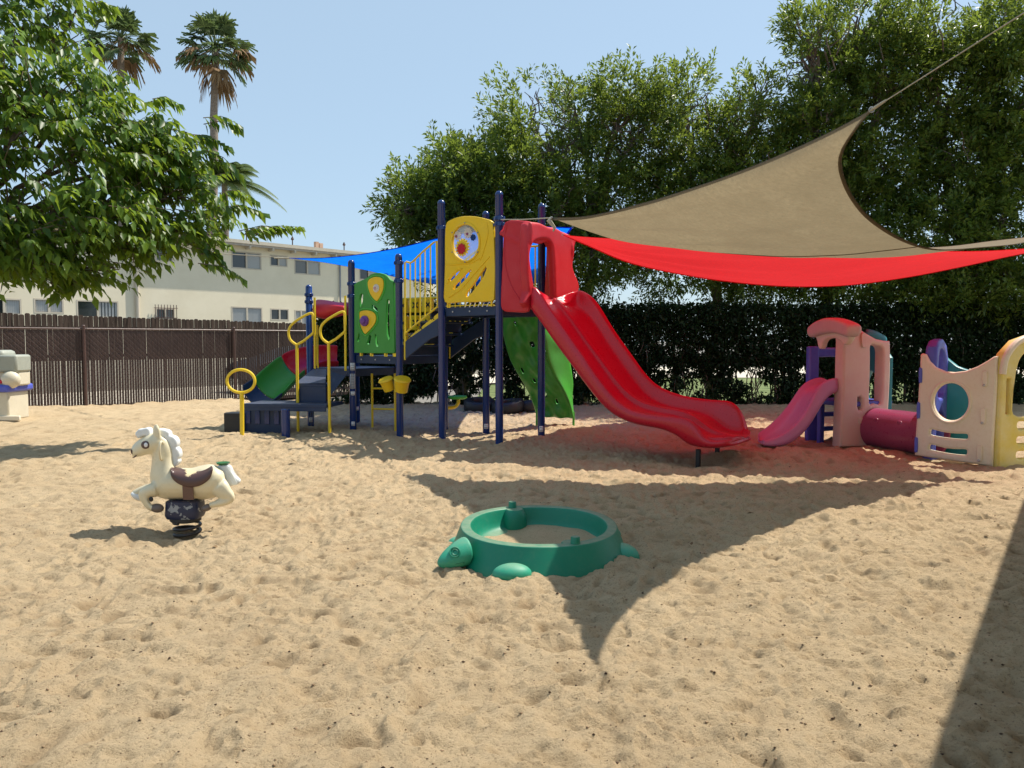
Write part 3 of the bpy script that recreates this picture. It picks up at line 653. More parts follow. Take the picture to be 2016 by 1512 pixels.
# ------------------------------------------------------------------ board fence and slatted chain-link fence
wp = at(0, 616, 23.2); WP = V(wp.x, wp.y, 0)
wfz = lambda s: 2.32 - .012 * s
wd = thing('board_fence', tuple(WP), 'dark weathered wooden board fence in front of the apartment building', 'fence')
mb = MB(); s_ = -5.0; k = 0
while s_ < 20:
    w = .14; z = wfz(s_) + random.uniform(-.025, .025); c = WP + FD * (s_ + w / 2) + FN * random.uniform(-.008, .008)
    p = [(-w / 2, .84), (w / 2, .84), (w / 2, z - .03), (w / 2 - .03, z), (-w / 2 + .03, z), (-w / 2, z - .03)]
    vs = [c + FD * a + FN * o + V(0, 0, zz) for o in (-.01, .01) for a, zz in p]
    mb.add(vs, [(5, 4, 3, 2, 1, 0), (6, 7, 8, 9, 10, 11)] + [(i, (i + 1) % 6, (i + 1) % 6 + 6, i + 6) for i in range(6)]); s_ += w + random.uniform(.006, .018); k += 1
mb.build('boards', M['wood'], wd, smooth=False)
tag(MB().box(WP + FD * 7.5 + V(0, 0, .3), (27, .2, 1.08), FD, FN).build('retaining_wall', M['fascia'], None, smooth=False), 'low pale retaining wall under the board fence, seen through the slats', 'wall')
for z in (1.0, 1.9): MB().box(WP + FD * 7.5 - FN * .04 + V(0, 0, z), (25, .04, .09), FD, FN).build('rail', M['wood'], wd, smooth=False)
cf = thing('chain_link_fence', tuple(FP), 'brown chain-link fence threaded with narrow vertical privacy slats', 'fence')
s_a, s_b, CF = -2.2, 11.6, 1.76
mb = MB(); s_ = s_a
while s_ < s_b:
    j = random.uniform(-.004, .004); c = FP + FD * (s_ + j); l = random.uniform(-.01, .01)
    vs = [c + FD * a + FN * o + FD * (l if z > 1 else 0) + V(0, 0, z) for z in (-.1, CF - .03) for a, o in ((-.0255, -.0), (0, .0025), (.0255, .0), (0, -.0025))]
    mb.add(vs, [(0, 1, 5, 4), (1, 2, 6, 5), (2, 3, 7, 6), (3, 0, 4, 7)]); s_ += .0605
mb.build('slats', M['slat'], cf, smooth=False)
mb = MB(); step = .0605
def wire(a, b_): 
    a = FP + FD * a[0] + FN * .012 + V(0, 0, a[1]); b_ = FP + FD * b_[0] + FN * .012 + V(0, 0, b_[1]); mb.tube([a, b_], .0022, 3, cap=False)
nn = int((s_b - s_a) / step)
for i in range(-29, nn, 2):
    for sg in (1, -1):
        x0 = s_a + i * step if sg > 0 else s_a + (i + 29) * step; z0 = 0; x1 = x0 + sg * CF; z1 = CF
        if x0 < s_a: z0 = (s_a - x0) * 1.0; x0 = s_a
        if x1 > s_b: z1 = CF - (x1 - s_b); x1 = s_b
        if x1 < s_a: z1 = (x0 - s_a) ; x1 = s_a
        if z1 > z0: wire((x0, z0), (x1, z1))
mb.build('wire_mesh', M['slat'], cf, smooth=False)
MB().tube([FP + FD * s_a + V(0, 0, CF), FP + FD * s_b + V(0, 0, CF)], .022, 10).build('top_rail', M['brownsteel'], cf)
for u in (10, 165, 460, 640):
    s_ = onp(u, 700, FP, FD)[0]; c = FP + FD * s_ + FN * .035
    if u == 10: s_ = -1.9; c = FP + FD * s_
    MB().tube([c + V(0, 0, -.3), c + V(0, 0, CF + .05)], .034, 12).ell(c + V(0, 0, CF + .06), (.036, .036, .03)).build('post', M['brownsteel'], cf)
sheet('parking_lot', [tuple((FP + FD * -14 - FN * .6).xy), tuple((FP + FD * 22 - FN * .6).xy), tuple((FP + FD * 22 - FN * 6.4).xy), tuple((FP + FD * -14 - FN * 6.4).xy)], -.06, M['fascia'])

# dark car parked beyond the slatted fence
cc = at(600, 700, 24.3); cc.z = 0; car = thing('parked_car', tuple(cc), 'dark car parked behind the slatted fence, seen through the gaps', 'car')
def cw(s, z, o): return cc + FD * s - FN * o + V(0, 0, z)
prof = [(-2.2, .35), (-2.25, .62), (-2.1, .85), (-1.25, .95), (-.55, 1.38), (.5, 1.42), (1.25, 1.02), (2.0, .95), (2.25, .7), (2.2, .35)]
rows = []
for o, k, zz in ((-.88, .95, 0), (-.9, 1, 0), (-.8, 1, .02), (0, 1.0, .05), (.8, 1, .02), (.9, 1, 0), (.88, .95, 0)):
    rows.append([cw(s * k, z if z < .96 else .95 + (z - .95) * (1.0 if abs(o) < .7 else .88), o * (1 if z < 1.1 else .8)) for s, z in prof])
MB().loft(rows, caps=True).build('body', M['carpaint'], car, sub=1)
MB().add([cw(-1.2, .99, -.91), cw(-.55, 1.34, -.78), cw(.48, 1.36, -.78), cw(1.15, 1.03, -.91)], [(0, 1, 2, 3)]).build('window', M['carglass'], car, solid=.01)
for s_ in (-1.4, 1.4):
    for o in (-.86, .86):
        w = MB().lathe(cw(s_, .32, o - .1), [(.2, 0), (.31, .02), (.33, .1), (.31, .2), (.2, .22)], 20, axis=-FN).build('wheel', M['black'], car)
        MB().lathe(cw(s_, .32, o - .108 if o < 0 else o + .118), [(.2, 0), (.17, .01), (.02, .015)], 16, axis=-FN).build('rim', M['steel'], w)

# own building behind the camera on the right: its eave shades the lower right corner of the sand
ea, eb = G(2016, 1020), G(1862, 1512)
hz = 2.9; A_ = ea + V(SUN_A, SUN_B, 1) * hz; B_ = eb + V(SUN_A, SUN_B, 1) * hz
ed = (A_ - B_).normalized(); en = V(ed.y, -ed.x, 0)
sb = thing('school_building', tuple(B_.xy) + (0,), 'cream building with a flat eave just outside the right edge of the view', 'building')
MB().box(B_ + ed * -1.0 + en * 2.2 + V(0, 0, .09), (9.5 + 4, 4.4, .18), ed, en).build('roof', M['fascia'], sb, smooth=False)
MB().box(B_ + ed * -1.0 + en * 2.9 + V(0, 0, -hz / 2 - .1), (9.5 + 3, 2.6, hz - .2), ed, en).build('wall', M['stucco'], sb, smooth=False)

# ================================================================== PLAY STRUCTURE
E1 = V(math.cos(math.radians(-36)), math.sin(math.radians(-36)), 0); E2 = V(-E1.y, E1.x, 0); LL = 1.07
pb = V(-.18, 10.85, 0); pa = pb - E1 * LL; pc = pb + E2 * LL; pd = pa + E2 * LL
pe = pa - E1 * .88; pf = pe - E1 * LL; ph = pf - E1 * LL; pe2 = pe + E2 * LL; pf2 = pf + E2 * LL; ph2 = ph + E2 * LL
ZU, ZM, ZL = 1.98, 1.25, 1.03
ps = thing('play_structure', tuple(pe), 'blue posted climbing structure with yellow and green panels and a red double slide', 'play structure')
def post(p, top, base=-.35, r=.056, clamps=()):
    o = MB().tube([V(p.x, p.y, base), V(p.x, p.y, top - .05)], r, 20, cap=False)
    o.lathe(V(p.x, p.y, top - .05), [(r, 0), (r, .012), (r * .9, .035), (r * .6, .055), (r * .15, .063)], 20)
    o = o.build('post', M['navy'], ps)
    for z in clamps:
        c = MB().lathe(V(p.x, p.y, z), [(r + .001, -.03), (r + .012, -.028), (r + .012, .028), (r + .001, .03)], 20)
        c.box(V(p.x, p.y, z) + E1 * .0, (.19, .03, .045), E1, E2); c.box(V(p.x, p.y, z), (.03, .17, .04), E1, E2)
        c.build('clamp', M['navy'], o, bevel=.004)
    return o
po = {}
for n, p, top, cl in (('h', ph, 2.44, (2.16, 2.28)), ('f', pf, 2.80, (2.22, 2.42)), ('e', pe, 2.83, (2.42, 2.70)), ('a', pa, 3.56, (3.16,)), ('b', pb, 3.57, (3.12, 3.2)),
                      ('c', pc, 3.55, (3.1,)), ('d', pd, 3.54, (3.1,)), ('e2', pe2, 2.8, (2.4,)), ('f2', pf2, 2.6, (2.2,)), ('h2', ph2, 1.35, ())):
    po[n] = post(p, top, clamps=cl)
# small white stickers on the posts
def sticker(pn, p, z, w, h, lines=3):
    d = Vector((-p.x, -p.y, 0)).normalized(); s = V(-d.y, d.x, 0); c = V(p.x, p.y, z)
    vs = []; n = 6; am = w / 2 / .058
    for zz in (-h / 2, h / 2):
        for i in range(n + 1):
            a = -am + 2 * am * i / n; vs.append(c + d * (.0585 * math.cos(a)) + s * (.0585 * math.sin(a)) + V(0, 0, zz))
    o = MB().add(vs, [(i, i + 1, n + 2 + i, n + 1 + i) for i in range(n)]).build('sticker', M['white'], po[pn], solid=.0008)
    vs = []; fs = []
    for k in range(lines):
        z0 = z + h / 2 - h * (k + .6) / (lines + .2)
        for a in (-am * .75,):
            k0 = len(vs)
            for zz in (z0 - h * .045, z0 + h * .045):
                for i in range(5): q = a + am * 1.5 * i / 4 * random.uniform(.97, 1); vs.append(V(p.x, p.y, zz) + d * (.0597 * math.cos(q)) + s * (.0597 * math.sin(q)))
            fs += [(k0 + i, k0 + i + 1, k0 + 6 + i, k0 + 5 + i) for i in range(4)]
    MB().add(vs, fs).build('print', M['greylabel'], o)
sticker('f', pf, 1.07, .075, .12, 4); sticker('f', pf, .83, .085, .24, 9); sticker('f', pf, .63, .075, .06, 2); sticker('f', pf, .13, .06, .07, 2)
sticker('b', pb, .1, .0, .0, 0) if False else None
sticker('c', pc, .15, .06, .09, 2); sticker('d', pd, .12, .07, .08, 2); sticker('h', ph, .13, .06, .08, 2); sticker('h2', ph2, .25, .07, .07, 2)

def deck(z, p, q, r, th=.055, name='deck'):
    c = (p + q + r + (q + (r - p) if False else p + (r - q))) / 4; a = (q - p); bb = (r - q)
    o = MB().box(c + V(0, 0, z - th / 2), (a.length - .13, bb.length - .13, th), a, bb)
    for s in (-1, 1):
        o.box(c + a.normalized() * 0 + bb.normalized() * (s * (bb.length / 2 - .04)) + V(0, 0, z - .06), (a.length - .12, .035, .13), a, bb)
        o.box(c + a.normalized() * (s * (a.length / 2 - .04)) + V(0, 0, z - .062), (.035, bb.length - .12, .13), a, bb)
    o = o.build(name, M['navydeck'], ps, bevel=.006)
    for t in (.2, .5, .8): MB().lathe(p.lerp(q, t) + V(0, 0, z - .06) - E2 * .0, [(.012, 0), (.012, .006), (.004, .009)], 8, axis=-E2).build('bolt', M['steel'], o)
deck(ZU, pa, pb, pc); deck(ZM, pf, pe, pe2); deck(ZL, ph, pf, pf2)
# panel between a and b: yellow, with bubble window and gears
def P2(P, fn, pts): return [onp(*fn(x, y), P, E1) for x, y in pts]
yp = panel('yellow_panel', M['ypanel'], ps, pa, E1,
    sm2(P2(pa, cB, [(150, 612), (147, 520), (150, 420), (150, 300), (156, 215), (180, 190), (225, 175), (265, 171), (310, 174), (355, 184), (388, 196), (398, 225), (404, 330), (408, 450), (404, 570), (392, 606), (300, 612), (220, 613)]), 3),
    [P2(pa, cB, [(258 + 68 * math.cos(a), 307 + 93 * math.sin(a)) for a in [2 * PI * k / 36 for k in range(36)]])] +
    [P2(pa, cB, q) for q in ([(166, 498), (192, 470), (222, 446), (226, 452), (206, 480), (180, 504)], [(192, 548), (196, 530), (232, 492), (262, 462), (282, 445), (284, 452), (262, 488), (238, 512), (206, 545)],
                             [(256, 582), (262, 562), (296, 520), (330, 470), (360, 428), (364, 440), (350, 478), (320, 522), (286, 566), (264, 586)])], .05, .012, .0)
ring = [pa + E1 * s + V(0, 0, z) - E2 * .03 for s, z in P2(pa, cB, [(258 + 72 * math.cos(a), 307 + 97 * math.sin(a)) for a in [2 * PI * k / 40 for k in range(40)]])]
MB().tube(ring, .016, 8, closed=True).build('window_ring', M['ypanel'], yp)
for s, z in P2(pa, cB, [(258 + 75 * math.cos(a), 307 + 100 * math.sin(a)) for a in [2 * PI * (k + .5) / 6 for k in range(6)]]):
    MB().lathe(pa + E1 * s + V(0, 0, z) - E2 * .042, [(.012, 0), (.01, .008), (.002, .01)], 10, axis=-E2).build('bolt', M['greylabel'], yp)
panel('window_pane', M['clear'], yp, pa, E1, P2(pa, cB, [(258 + 67 * math.cos(a), 307 + 92 * math.sin(a)) for a in [2 * PI * k / 36 for k in range(36)]]), (), .006, .001, -.0)
# raised grooves swirling over the yellow panel
for q in ([(330, 400), (350, 350), (372, 260), (366, 205)], [(160, 420), (220, 418), (290, 408), (345, 375)], [(170, 590), (240, 540), (300, 470), (380, 380)], [(160, 520), (200, 470), (240, 440)]):
    MB().tube(smooth_path([pa + E1 * s + V(0, 0, z) - E2 * .026 for s, z in P2(pa, cB, q)], 6), .011, 6).build('groove', M['ypanel'], yp)
def gear(cx, cy, rr, teeth, mat, o, th=.02):
    (s, z) = onp(*cB(cx, cy), pa, E1); rr = rr / 2.607 * 11.2 / F; pts = []
    for k in range(teeth * 4):
        a = 2 * PI * k / (teeth * 4); r_ = rr * (1.0 if k % 4 < 2 else .8); pts.append((s + r_ * math.cos(a), z + r_ * math.sin(a)))
    g = panel('gear', mat, yp, pa, E1, pts, (), th, .002, o); return g, s, z
gear(242, 332, 46, 16, M['yellow'], .03); gear(242, 340, 28, 9, M['red'], .055); gear(218, 272, 23, 9, M['clearg'], .03); gear(272, 258, 28, 11, M['clearg'], .03); gear(302, 282, 17, 8, M['navy'], .05)
for cx, cy in ((214, 276), (270, 264)):
    s, z = onp(*cB(cx, cy), pa, E1); MB().lathe(pa + E1 * s + V(0, 0, z) - E2 * .042, [(.02, 0), (.018, .012), (.004, .014)], 14, axis=-E2).build('gear_hub', M['maroon'], yp)
# short bars under the yellow panel
for f in (0.12, .88): MB().box(pa.lerp(pb, f) + V(0, 0, ZU + .05), (.03, .03, .1), E1, E2).build('bracket', M['ypanel'], ps)
MB().box(pa.lerp(pb, .5) + V(0, 0, ZU + .025), (.9, .012, .012), E1, E2).build('rail', M['yellow'], ps)
for i in range(7): MB().tube([pa.lerp(pb, .42 + i * .075) + V(0, 0, ZU), pa.lerp(pb, .45 + i * .075) + V(0, 0, ZU + .06)], .007, 6).build('bar', M['white'], ps)

# green panel between f and e
gp = panel('green_panel', M['green'], ps, pf, E1,
    P2(pf, cA, [(812, 915), (812, 700), (812, 520), (835, 508), (868, 494), (888, 482), (905, 466), (928, 458), (955, 457), (985, 465), (1005, 480), (1018, 498), (1036, 506), (1040, 700), (1044, 905), (1040, 918), (930, 918)]),
    [P2(pf, cA, q) for q in ([(848, 582), (856, 577), (862, 584), (860, 620), (848, 655), (844, 640), (843, 605)], [(1000, 612), (1008, 608), (1014, 625), (1010, 690), (1012, 760), (1014, 830), (1008, 842), (998, 810), (993, 740), (996, 660)],
                             [(838, 800), (842, 812), (838, 850), (830, 850), (828, 838), (834, 826)], [(898, 812), (908, 818), (902, 860), (892, 866), (884, 858), (890, 846)], [(930, 808), (938, 812), (944, 840), (950, 876), (942, 880), (934, 862)],
                             [(912, 640), (922, 642), (944, 662), (946, 682), (930, 672), (916, 656)])], .05, .012)
def egg(pts, mat, off, par, name, th=.02, holes=()): return panel(name, mat, par, pf, E1, sm2(P2(pf, cA, pts), 4), holes, th, .006, off)
egg([(893, 522), (904, 494), (938, 481), (972, 488), (983, 512), (978, 560), (952, 612), (938, 616), (908, 578)], M['ypanel'], .03, gp, 'badge')
egg([(846, 690), (858, 676), (892, 672), (926, 684), (940, 712), (930, 752), (888, 800), (872, 802), (852, 756)], M['ypanel'], .03, gp, 'badge')
for pts in ([(888, 516), (902, 486), (938, 473), (978, 481), (990, 512), (984, 564), (955, 620), (936, 624), (902, 582)], [(840, 690), (854, 668), (892, 664), (932, 676), (948, 712), (938, 756), (890, 808), (870, 812), (845, 760)]):
    MB().tube(smooth_path([pf + E1 * s + V(0, 0, z) - E2 * .028 for s, z in P2(pf, cA, pts)], 6, True), .011, 6, closed=True).build('groove', M['lgreen'], gp)
s, z = onp(*cA(944, 546), pf, E1); c = pf + E1 * s + V(0, 0, z) - E2 * .04
MB().lathe(c, [(.062, 0), (.06, .012), (.045, .03), (.01, .04)], 20, axis=-E2).build('bubble', M['clear'], gp)
MB().lathe(c - E2 * .002, [(.066, 0), (.066, .008), (.06, .009)], 20, axis=-E2).build('bubble_ring', M['cream'], gp)
MB().ell(c - E2 * .015 + E1 * -.01, (.03, .012, .025)).build('toy', M['red'], gp)
s, z = onp(*cA(880, 733), pf, E1); c = pf + E1 * s + V(0, 0, z) - E2 * .04
MB().lathe(c, [(.085, 0), (.085, .03), (.078, .04), (.055, .045), (.05, .075), (.03, .085), (.004, .086)], 24, axis=-E2).build('knob', M['purple'], gp)
for f in (.2, .42, .72, .9): MB().box(pf.lerp(pe, f) + V(0, 0, ZM + .02), (.035, .04, .05), E1, E2).build('bracket', M['yellow'], gp)

# stair between e and a
def stair_side(off, nm):
    o = E2 * off; q = lambda x, y: (lambda r: pe + E1 * r[0] + V(0, 0, r[1]) + o)(onp(*cA(x, y), pe, E1))
    mb = MB(); mb.tube([q(1097, 955), q(1097, 600), q(1097, 398), q(1106, 394), q(1128, 400), q(1140, 394), q(1200, 335), q(1262, 283), q(1278, 275), q(1280, 400), q(1284, 645)], .0155, 8)
    mb.tube([q(1097, 815), q(1110, 793), q(1284, 650)], .0155, 8)
    for x in (1127, 1156, 1184, 1212, 1243):
        yt = 400 if x < 1132 else 397 - (x - 1140) * .96; mb.tube([q(x, yt), q(x, 793 - (x - 1110) * .82)], .011, 7)
    mb.build(nm, M['yellow'], ps)
    return q
q = stair_side(0, 'stair_railing'); stair_side(LL, 'stair_railing')
def stringer(off):
    pl = P2(pe, cA, [(1104, 850), (1120, 835), (1292, 715), (1292, 815), (1240, 838), (1118, 938), (1104, 950)])
    panel('stringer', M['navydeck'], ps, pe, E1, pl, (), .035, .006, -off)
stringer(.0); stringer(LL)
pl = P2(pe, cA, [(1104, 850), (1120, 820), (1292, 678), (1292, 712), (1120, 835)]); panel('stringer_board', M['yellow'], ps, pe, E1, pl, (), .02, .003, -.03)
for (x, y) in ((1118, 822), (1182, 772), (1250, 716)):
    for a in (.6, -.7):
        s, z = onp(*cA(x, y), pe, E1); d = E1 * math.cos(a) + V(0, 0, math.sin(a)); c = pe + E1 * s + V(0, 0, z) + E2 * .018
        MB().box(c, (.075, .004, .014), d, E2).build('mark', M['black'], ps, smooth=False)
for k in range(4):
    z = ZM + (ZU - ZM) * (k + 1) / 4 - .02; c = pe.lerp(pa, .12 + k * .235) + E2 * LL / 2 + V(0, 0, z)
    MB().box(c, (.26, LL - .1, .035), E1, E2).box(c - E1 * .115 + V(0, 0, -.085), (.02, LL - .1, .135), E1, E2).build('step', M['navydeck'], ps, bevel=.004)
# tic-tac-toe drum panel at the rear of the middle deck
t0 = pf2.lerp(pe2, .28)
for r_ in range(3):
    for c_ in range(3):
        c = pe2 - E1 * (.95 - c_ * .29) + V(0, 0, 1.50 + r_ * .30); k = MB().tube([c - V(0, 0, .125), c + V(0, 0, .125)], .105, 16).build('turning_block', M['ypanel'], ps, bevel=.012)
        dd = (V(0, 0, c.z) + V(-c.x, -c.y, 0).normalized()); dd = V(-c.x, -c.y, 0).normalized(); sd = V(-dd.y, dd.x, 0)
        for a in (.8, -.8): MB().box(c + dd * .106, (.13, .006, .026), sd * math.cos(a) + V(0, 0, math.sin(a)), dd).build('mark', M['black'], k, smooth=False)
for z in (1.34, 2.22): MB().tube([pf2 + V(0, 0, z), pe2 + V(0, 0, z)], .018, 8).build('rail', M['yellow'], ps)
for c_ in range(3): c = pe2 - E1 * (.95 - c_ * .29); MB().tube([c + V(0, 0, 1.34), c + V(0, 0, 2.22)], .014, 8).build('rail', M['yellow'], ps)
# rear guards of the upper deck
for (p, q_) in ((pd, pc),):
    mb = MB()
    for z in (ZU + .06, ZU + .95): mb.tube([p + V(0, 0, z), q_ + V(0, 0, z)], .016, 8)
    for i in (1, 2, 3, 6, 7, 8): mb.tube([p.lerp(q_, i / 9) + V(0, 0, ZU + .06), p.lerp(q_, i / 9) + V(0, 0, ZU + .95)], .012, 7)
    mb.build('guard_rail', M['yellow'], ps)

# red double slide
sb0 = pb + V(0, 0, 0); W0 = LL
def sp(u, v): return onp(u, v, pb, E1)
rim = [sp(*p) for p in ((1044, 562), (1056, 566), (1080, 602), (1115, 652), (1150, 702), (1185, 752), (1218, 790), (1252, 810), (1300, 818), (1345, 822), (1366, 830), (1378, 848), (1388, 862), (1404, 868), (1430, 866))]
und = [sp(*p) for p in ((1036, 612), (1050, 628), (1085, 678), (1118, 722), (1150, 765), (1180, 800), (1212, 824), (1250, 838), (1300, 848), (1330, 862), (1345, 878), (1360, 883), (1388, 885), (1412, 884), (1436, 880))]
N_ = 40
def resample(P, n=N_):
    P = smooth_path([(a, b, 0) for a, b in P], 6); L = [0]
    for i in range(1, len(P)): L.append(L[-1] + (P[i] - P[i - 1]).length)
    out = []
    for k in range(n):
        t = L[-1] * k / (n - 1); i = 1
        while i < len(L) - 1 and L[i] < t: i += 1
        f = (t - L[i - 1]) / max(L[i] - L[i - 1], 1e-9); out.append(P[i - 1].lerp(P[i], f))
    return out
R_ = resample(rim); U_ = resample(und)
far = [sp(*p) for p in ((1130, 572), (1146, 572), (1172, 592), (1205, 645), (1240, 695), (1275, 742), (1305, 765), (1350, 780), (1400, 787), (1440, 790), (1458, 806), (1468, 828), (1473, 848), (1474, 856), (1470, 862))]
def spf(u, v): return onp(u, v, pc, E1)
far = [spf(*p) for p in ((1132, 572), (1146, 572), (1172, 592), (1205, 645), (1240, 695), (1275, 742), (1305, 765), (1350, 780), (1400, 787), (1438, 790), (1456, 806), (1466, 828), (1471, 845), (1472, 856), (1468, 860))]
Fr = resample(far)
rows = []
for i in range(N_):
    r, u_, f = R_[i], U_[i], Fr[i]; t = i / (N_ - 1)
    end = max(0, (t - .80) / .20)                         # flared exit
    bz = (u_.y + .07 + .05 * (1 - end)); s_n = r.x; s_f = f.x; s_m = (s_n + s_f) / 2 + .10 * end
    div = bz + .10 * (1 - end * .8)
    def Q(s, w, z): return pb + E1 * s + E2 * w + V(0, 0, z)
    rn = r.y; rf = max(f.y, bz + .03)
    L_ = [Q(u_.x, -.01, u_.y), Q(r.x - .01, -.05, (u_.y + rn) / 2), Q(r.x, -.045, rn - .02), Q(r.x, -.02, rn), Q(r.x, .02, rn), Q(r.x, .05, rn - .03), Q(r.x, .075, bz + .07), Q(r.x, .12, bz + .012), Q(r.x + .02, .2, bz),
          Q(s_m, .40, bz), Q(s_m, .455, bz + .02), Q(s_m, .485, div - .01), Q(s_m, .51, div), Q(s_m, .55, div), Q(s_m, .575, div - .01), Q(s_m, .61, bz + .02), Q(s_m, .67, bz),
          Q(f.x, .88, bz), Q(f.x, .95, bz + .012), Q(f.x, 1.0, bz + .07), Q(f.x, 1.03, rf - .03), Q(f.x, 1.06, rf), Q(f.x, 1.10, rf), Q(f.x, 1.125, rf - .02), Q(f.x, 1.12, (rf + u_.y) / 2), Q(f.x - .02, 1.08, u_.y),
          Q(s_m, .8, u_.y - .0), Q(s_m, .3, u_.y - .0)]
    rows.append(L_)
# rounded toe
last = rows[-1]; cen = sum(last, Vector()) / len(last)
for k, (fw, sh_) in enumerate(((.05, .9), (.085, .6), (.1, .25))):
    rows.append([cen + (p - cen) * sh_ + E1 * fw for p in last])
slide = MB().loft(rows, closed=True, caps=True).build('slide', M['red'], ps, sub=1)
for s_, w in ((2.88, .22), (2.88, .85)):
    g = pb + E1 * s_ + E2 * w; MB().box(g + V(0, 0, 0.0), (.05, .05, .34), E1, E2).build('slide_foot', M['black'], ps, bevel=.004)

# hood over the slide entrance
def hp(u, v): return onp(u, v, pb, E1)
side = sm2([hp(*cB(x, y)) for x, y in ((442, 650), (438, 560), (445, 420), (450, 300), (455, 215), (468, 198), (500, 190), (540, 194), (580, 198), (596, 215), (590, 300), (574, 360), (570, 420), (572, 480), (580, 560), (582, 640), (570, 664), (500, 664))], 3)
hs1 = panel('hood_side', M['hood'], slide, pb + E1 * .02, E1, [(a - .02, z) for a, z in side], (), .07, .018, .0)
sf = sm2([hp(*cB(x, y)) for x, y in ((442, 650), (438, 560), (445, 420), (450, 300), (455, 225), (475, 205), (500, 196), (540, 205), (578, 232), (592, 300), (580, 400), (580, 500), (580, 560), (580, 640), (560, 664), (500, 662))], 3)
hs2 = panel('hood_side', M['hood'], slide, pc + E1 * .02, E1, [(a - .02, z - .01) for a, z in sf], (), .07, .018, -.02)
# seam rib curving down the near side
MB().tube(smooth_path([pb + E1 * s + V(0, 0, z) - E2 * .035 for s, z in [hp(*cB(x, y)) for x, y in ((470, 215), (458, 300), (462, 420), (490, 520), (530, 590), (572, 648))]], 6), .012, 8).build('hood_rib', M['hood'], slide)
# front arch: outline in the plane across the slide
AP = pb + E1 * .47
def ap(x, y): return onp(*cB(x, y), AP, E2)
arch = sm2([ap(*p) for p in ((556, 640), (556, 560), (548, 470), (546, 380), (546, 300), (546, 230), (556, 204), (588, 202), (622, 208), (660, 226), (700, 232), (745, 258), (785, 272), (803, 295), (798, 325), (784, 360), (782, 410), (795, 460), (812, 500), (820, 540), (806, 600), (806, 655))], 3)
hole = sm2([ap(*p) for p in ((600, 640), (590, 560), (582, 500), (572, 440), (566, 380), (574, 330), (594, 302), (630, 292), (662, 300), (680, 330), (686, 380), (690, 450), (692, 520), (694, 580), (696, 650))], 3)
ha_ = panel('hood_arch', M['hood'], slide, AP, E2, arch, [hole], .13, .035, 0)
# roof of the hood, scalloped at both edges
rows = []
for i in range(9):
    t = i / 8; s_ = -.03 + .53 * t; row = []
    for k in range(13):
        w = -.04 + (LL + .08) * k / 12; zz = 3.19 - .24 * t - .055 * abs(math.cos(PI * k / 12)) ** 2 + .03 * math.cos(4 * PI * k / 12) * (.5 + t) * .5 - .05 * (k / 12)
        row.append(pb + E1 * s_ + E2 * w + V(0, 0, zz - (.1 if k in (0, 12) else 0)))
    rows.append(row)
top = rows; low = [[p - V(0, 0, .06) for p in r] for r in rows]; mb = MB(); m9, m13 = len(rows), len(rows[0])
vs = [p for r in top for p in r] + [p for r in low for p in r]; K = m9 * m13; fs = []
for i in range(m9 - 1):
    for k in range(m13 - 1): a = i * m13 + k; fs += [(a, a + 1, a + m13 + 1, a + m13), (K + a + m13, K + a + m13 + 1, K + a + 1, K + a)]
for k in range(m13 - 1): a = k; fs.append((a + 1, a, K + a, K + a + 1)); a = (m9 - 1) * m13 + k; fs.append((a, a + 1, K + a + 1, K + a))
for i in range(m9 - 1): a = i * m13; fs.append((a, a + m13, K + a + m13, K + a)); a = i * m13 + m13 - 1; fs.append((a + m13, a, K + a, K + a + m13))
hr_ = mb.add(vs, fs).build('hood_roof', M['hood'], slide)
fuse([hs1, hs2, ha_, hr_], 'hood', M['hood'], slide, .011, 9)

# green climber hanging off the rear of the upper deck
rows = []; nr = 22
Lp = smooth_path([V(*cB(442, 665), 0), V(*cB(442, 740), 0), V(*cB(462, 840), 0), V(*cB(492, 925), 0), V(*cB(540, 1010), 0), V(*cB(580, 1080), 0), V(*cB(606, 1150), 0), V(*cB(618, 1195), 0)], 3)
Rp = smooth_path([V(*cB(612, 665), 0), V(*cB(635, 720), 0), V(*cB(652, 800), 0), V(*cB(670, 900), 0), V(*cB(705, 985), 0), V(*cB(752, 1060), 0), V(*cB(785, 1130), 0), V(*cB(806, 1212), 0)], 3)
Op = smooth_path([V(*cB(640, 665), 0), V(*cB(690, 735), 0), V(*cB(745, 835), 0), V(*cB(780, 870), 0), V(*cB(792, 930), 0), V(*cB(806, 1030), 0), V(*cB(800, 1100), 0), V(*cB(808, 1205), 0)], 3)
for i in range(nr):
    t = i / (nr - 1); Yb = 12.35 + .75 * t; row = []
    l, r_, o_ = Lp[i], Rp[i], Op[i]
    A = at(l.x, l.y, Yb + .10); B = at(r_.x, r_.y, Yb - .25); O = at(o_.x, o_.y, Yb + .12)
    A.z += .0
    row += [A + V(0, .1, 0), A + V(0, .03, .0)]
    for k in range(17):
        f = k / 16; p = A.lerp(B, f); p += V(.2, .9, .2).normalized() * (.085 * math.sin(f * PI * 3.2 + t * 5) * math.sin(t * PI * 7.0 + math.sin(f * 6) * .9)) * (math.sin(PI * min(1, max(0, f))) ** .4)
        row.append(p)
    row += [B.lerp(O, .15) + V(0, -.015, 0), B.lerp(O, .5) + V(0, .03 * math.sin(t * 20), .02), O]
    rows.append(row)
cl = MB(); cl.loft(rows); nr_, nc = len(rows), len(rows[0])
kill = {(2, 7), (6, 12), (6, 13), (12, 7), (17, 12), (10, 4), (15, 9)}
cl.f = [f for i, f in enumerate(cl.f) if (i // (nc - 1), i % (nc - 1)) not in kill]
fl = MB(); fl.loft([r[-4:] for r in rows]); fl.build('climber_side', M['lgreen'], ps, solid=.02, sub=1, angle=3)  # brighter green stands for sun coming through this side of the climber
cl.f = [f for f in cl.f if (f[0] % nc) < nc - 4]
